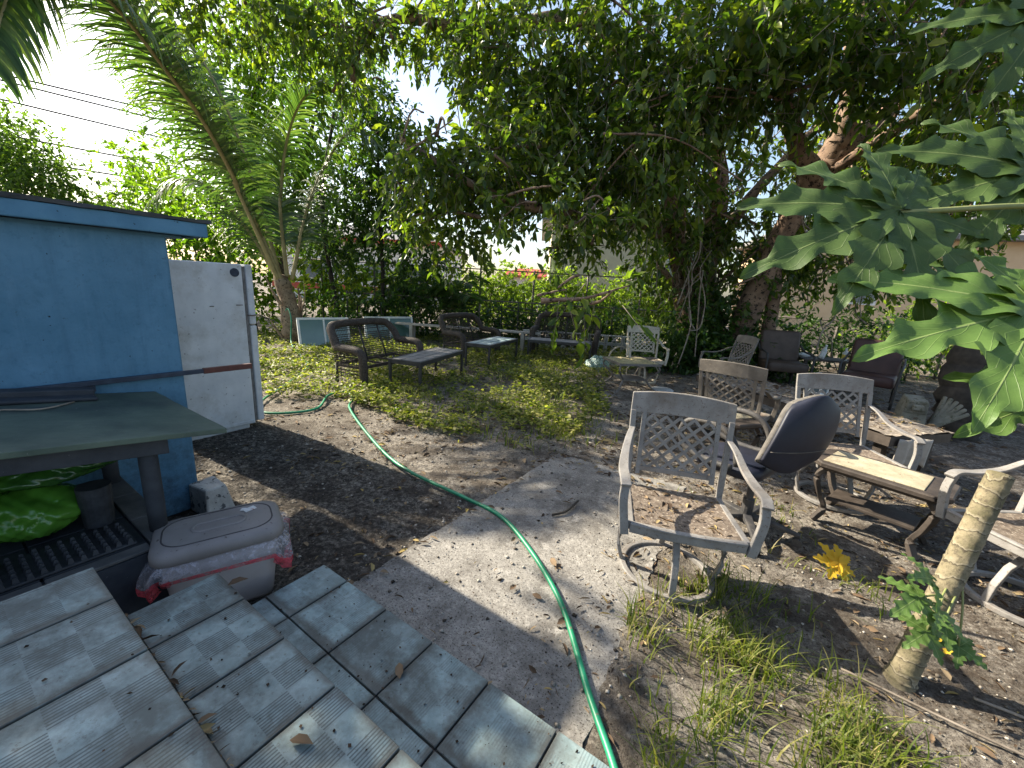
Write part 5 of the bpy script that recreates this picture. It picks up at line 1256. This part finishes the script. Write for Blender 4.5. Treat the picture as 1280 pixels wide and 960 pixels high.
def grass():
    BX, BY, BL, BA = [], [], [], []
    def patch(n, box, fn, lo, hi):
        x, y = scatter(n, box, fn); BX.append(x); BY.append(y); BL.append(rng.uniform(lo, hi, len(x)))
    front = [(.47,.8),(.52,1.3),(.62,1.7),(.80,1.86),(1.25,2.0),(1.55,1.85),(1.5,1.3),(1.65,.9),(1.5,.5),(.5,.5)]
    patch(13000, (.4,1.7,.45,2.05), lambda x,y: in_poly(x,y,front)*np.clip(fbm(x,y,5.5,2)*1.1+.20,.05,1)*np.clip(1.5-.75*(x-.4),.35,1), .05, .19)
    mid = [(-.5,4.3),(.1,3.72),(.5,3.75),(.95,4.5),(1.1,5.2),(.2,5.4),(-.4,5.0)]
    patch(6500, (-1.2,1.5,3.5,6.0), lambda x,y: np.clip(1.15-np.hypot((x-.35)/1.15,(y-4.5)/.95),0,1)*np.clip(fbm(x,y,3.3,4)*1.7+.2,0,1), .06, .22)
    patch(9000, (-4,2,5,9.5), lambda x,y: in_poly(x,y,weedP)*np.clip(fbm(x,y,1.9,9)*1.6,0,1), .08, .26)
    patch(900, (1.25,2.1,1.6,2.9), lambda x,y: np.clip(fbm(x,y,3.5,6)*1.5-.05,0,1), .05, .14)
    x = np.concatenate(BX); y = np.concatenate(BY); L = np.concatenate(BL); n = len(x)
    a = rng.uniform(0,6.28,n); lean = rng.uniform(.25,1.25,n); wd = rng.uniform(.0016,.0042,n)*(1+.6*(y > 3))
    dx, dy = np.cos(a), np.sin(a); ns = 4; V = []
    P0 = np.stack([x,y,gz(x,y)-.004],-1)
    for k in range(ns+1):
        f = k/ns; up_ = L*(f-.35*lean*f*f); out = L*lean*f*f*.8; w_ = wd*(1-f**1.6)+.0003
        c = P0+np.stack([dx*out,dy*out,up_],-1); s = np.stack([-dy*w_,dx*w_,0*w_],-1); V += [c-s, c+s]
    V = np.stack(V,1); m_ = 2*(ns+1)
    F = np.array([(2*k,2*k+1,2*k+3,2*k+2) for k in range(ns)])[None]+(np.arange(n)*m_)[:,None,None]
    o = npmesh('grass', V.reshape(-1,3), F.reshape(-1,4), 'grass'); tag(o, 'thin tufts of grass growing through the sandy soil', 'grass', kind='stuff')
grass()
def litter():
    def rectd(x, y):
        u = x*E1.x+y*E1.y; v = x*EN.x+y*EN.y
        house_ = (u > -3.0) & (u < -.1) & (v < .97) & (u > -2.1); deck_ = (u < -2.0) & (v < .6) & (u > -3)
        slab_ = (u > -1.57) & (u < -.45) & (v > .98) & (v < 3.2)
        edge = np.exp(-((u+1.57)/.08)**2)*(v > 1)*(v < 3.3)+np.exp(-((u+.45)/.18)**2)*(v > 1)*(v < 3.3)+np.exp(-((v-3.2)/.1)**2)*(u > -1.6)*(u < -.4)
        base = .05+.30*np.clip(fbm(x,y,1.7,12)+.2,0,1)+.45*(x > .9)*(y > 1.5)*np.clip(fbm(x,y,1.3,4)+.6,.1,1)
        base = np.where(slab_, .035, base)+.55*edge
        return np.clip(base,0,1)*(~house_)*(~deck_)*(~SHEDB(x,y))
    x1, y1 = scatter(26000, (-2.6,4.5,.6,5.2), rectd); x2, y2 = scatter(9000, (-1,8.5,4.5,10.5), lambda x,y: .55*((x > 1.4)|(fbm(x,y,1.2,4) > .3)))
    x = np.concatenate([x1,x2]); y = np.concatenate([y1,y2]); n = len(x)
    u = x*E1.x+y*E1.y; v = x*EN.x+y*EN.y
    z = np.where((u > -1.57)&(u < -.45)&(v > .98)&(v < 3.22), .025, gz(x,y)+.003)+rng.random(n)*.006
    # leaves lying on the leaf covered table and the chair seats
    tx, ty = rng.uniform(-1.18,1.18,520), rng.uniform(-.38,.38,520); ca, sa = math.cos(R(-74)), math.sin(R(-74))
    x = np.concatenate([x, 3.22+tx*ca-ty*sa]); y = np.concatenate([y, 4.52+tx*sa+ty*ca]); z = np.concatenate([z, .482+rng.random(520)*.015])
    sx, sy = rng.uniform(-.23,.23,130), rng.uniform(-.23,.17,130); ca, sa = math.cos(R(-10.9)), math.sin(R(-10.9))
    x = np.concatenate([x, .915+sx*ca-sy*sa]); y = np.concatenate([y, 2.0+sx*sa+sy*ca]); z = np.concatenate([z, .402+rng.random(130)*.006-.006*(sx > 0)])
    # gutter between the two upper steps
    gu, gv = rng.uniform(-1.62,-.12,420), rng.uniform(.205,.268,420)
    x = np.concatenate([x, E1.x*gu+EN.x*gv]); y = np.concatenate([y, E1.y*gu+EN.y*gv]); z = np.concatenate([z, .368+rng.random(420)*.02])
    n = len(x); a = rng.uniform(0,6.28,n); D = np.stack([np.cos(a),np.sin(a),rng.normal(size=n)*.12],-1)
    near = np.clip((y-1)/4,0,1); L = (.014+.045*rng.random(n)**2.5)*(1+1.1*near)
    N = np.array([0,0,1.])+rng.normal(size=(n,3))*.35
    V, F = leaf_arrays(np.stack([x,y,z],-1), D, N, L, L*np.where(rng.random(n) < .35, .07, rng.uniform(.18,.5,n)))
    o = npmesh('fallen_leaves', V, F, 'litter'); tag(o, 'dry brown fallen leaves scattered over soil, path and tables', 'leaves', kind='stuff')
    # a few bigger yellowish leaves on the path and steps
    pts = [(.05,2.15,.03),(.30,1.95,.03),(.52,1.42,.01),(.50,1.28,.01),(.42,1.15,.01),(-1.25,3.1,.01),(-1.05,2.7,.01),(.05,1.75,.03),(-.35,2.95,.01),(.5,3.3,.03),(-1.0,1.28,.372),(-.50,.78,.372),(-.33,1.15,.146),(.62,1.6,.01),(1.5,1.35,.01),(1.75,1.1,.01),(1.45,1.75,.01),(2.1,1.75,.01)]
    P_ = np.array(pts); n = len(pts); a = rng.uniform(0,6.28,n); D = np.stack([np.cos(a),np.sin(a),.1+0*a],-1); N = np.array([0,0,1.])+rng.normal(size=(n,3))*.2
    L = .045+.03*rng.random(n); V, F = leaf_arrays(P_, D, N, L, L*.5)
    o = npmesh('yellowed_leaves', V, F, 'litter'); tag(o, 'single yellowed leaves dropped on the path and steps', 'leaves', kind='stuff')
    # dark crumbs
    def cr(x, y):
        u = x*E1.x+y*E1.y; v = x*EN.x+y*EN.y
        return np.clip(.25+.5*fbm(x,y,2.2,3),.03,1)*(u > -1.57)*(u < .4)*(v > .98)
    x, y = scatter(30000, (-2.6,3.5,.8,5), lambda x,y: np.clip(.35+.5*fbm(x,y,2.2,3),.05,1)*(((x*EN.x+y*EN.y) > .98)|((x*E1.x+y*E1.y) > -.15))*~SHEDB(x,y)); z = np.where((x*E1.x+y*E1.y < -.45)&(x*EN.x+y*EN.y < 3.22), .026, gz(x,y)+.004)
    for zz, u0, u1, v0, v1, m_ in ((.139,-1.65,-.22,.56,.96,120),(.364,-1.64,-.12,.28,.53,90),(.589,-1.63,-.12,-.3,.21,70)):
        u = rng.uniform(u0,u1,m_); v = rng.uniform(v0,v1,m_); x = np.concatenate([x,E1.x*u+EN.x*v]); y = np.concatenate([y,E1.y*u+EN.y*v]); z = np.concatenate([z,np.full(m_,zz+.002)])
    n = len(x); a = rng.uniform(0,6.28,n); D = np.stack([np.cos(a),np.sin(a),.25*rng.random(n)],-1); N = np.array([0,0,1.])+rng.normal(size=(n,3))*.5
    L = .004+.010*rng.random(n)**2; V, F = leaf_arrays(np.stack([x,y,z],-1), D, N, L, L*.8, True)
    # grit and small stones
    gx_, gy_ = scatter(42000, (-2.6,4.2,.7,5.2), lambda x,y: np.clip(.40+.45*fbm(x,y,2.9,7),.06,1)*np.clip(1.25-.22*y,.15,1)*(((x*EN.x+y*EN.y) > .98)|((x*E1.x+y*E1.y) > -.15))*~SHEDB(x,y))
    m_ = len(gx_); uu = gx_*E1.x+gy_*E1.y; vv = gx_*EN.x+gy_*EN.y; on = (uu > -1.57)&(uu < -.40)&(vv > .98)&(vv < 3.22)
    kp = ~on | (rng.random(m_) < .35); gx_, gy_, on = gx_[kp], gy_[kp], on[kp]; m_ = len(gx_)
    sz = (.0018+.0075*rng.random(m_)**3)*(1+.18*gy_); ce = np.stack([gx_,gy_,np.where(on,.0165,gz(gx_,gy_))+sz*.3],-1)
    OV = np.array([(1,0,0),(-1,0,0),(0,1,0),(0,-1,0),(0,0,.7),(0,0,-.7)],float); OF = np.array([(0,2,4),(2,1,4),(1,3,4),(3,0,4),(2,0,5),(1,2,5),(3,1,5),(0,3,5)])
    an = rng.uniform(0,6.28,m_); ca, sa = np.cos(an), np.sin(an); vx = OV[None]*(.6+.8*rng.random((m_,6,1)))*sz[:,None,None]
    vr = np.stack([vx[...,0]*ca[:,None]-vx[...,1]*sa[:,None], vx[...,0]*sa[:,None]+vx[...,1]*ca[:,None], vx[...,2]],-1)+ce[:,None,:]
    o2 = npmesh('gravel_grit', vr.reshape(-1,3), (OF[None]+(np.arange(m_)*6)[:,None,None]).reshape(-1,3), 'grit'); tag(o2, 'sand grit and small clods lying on the soil and path', 'grit', kind='stuff')
    o = npmesh('dark_debris', V, F, 'specks'); tag(o, 'small dark seeds and crumbs of debris on the path and steps', 'debris', kind='stuff')
litter()
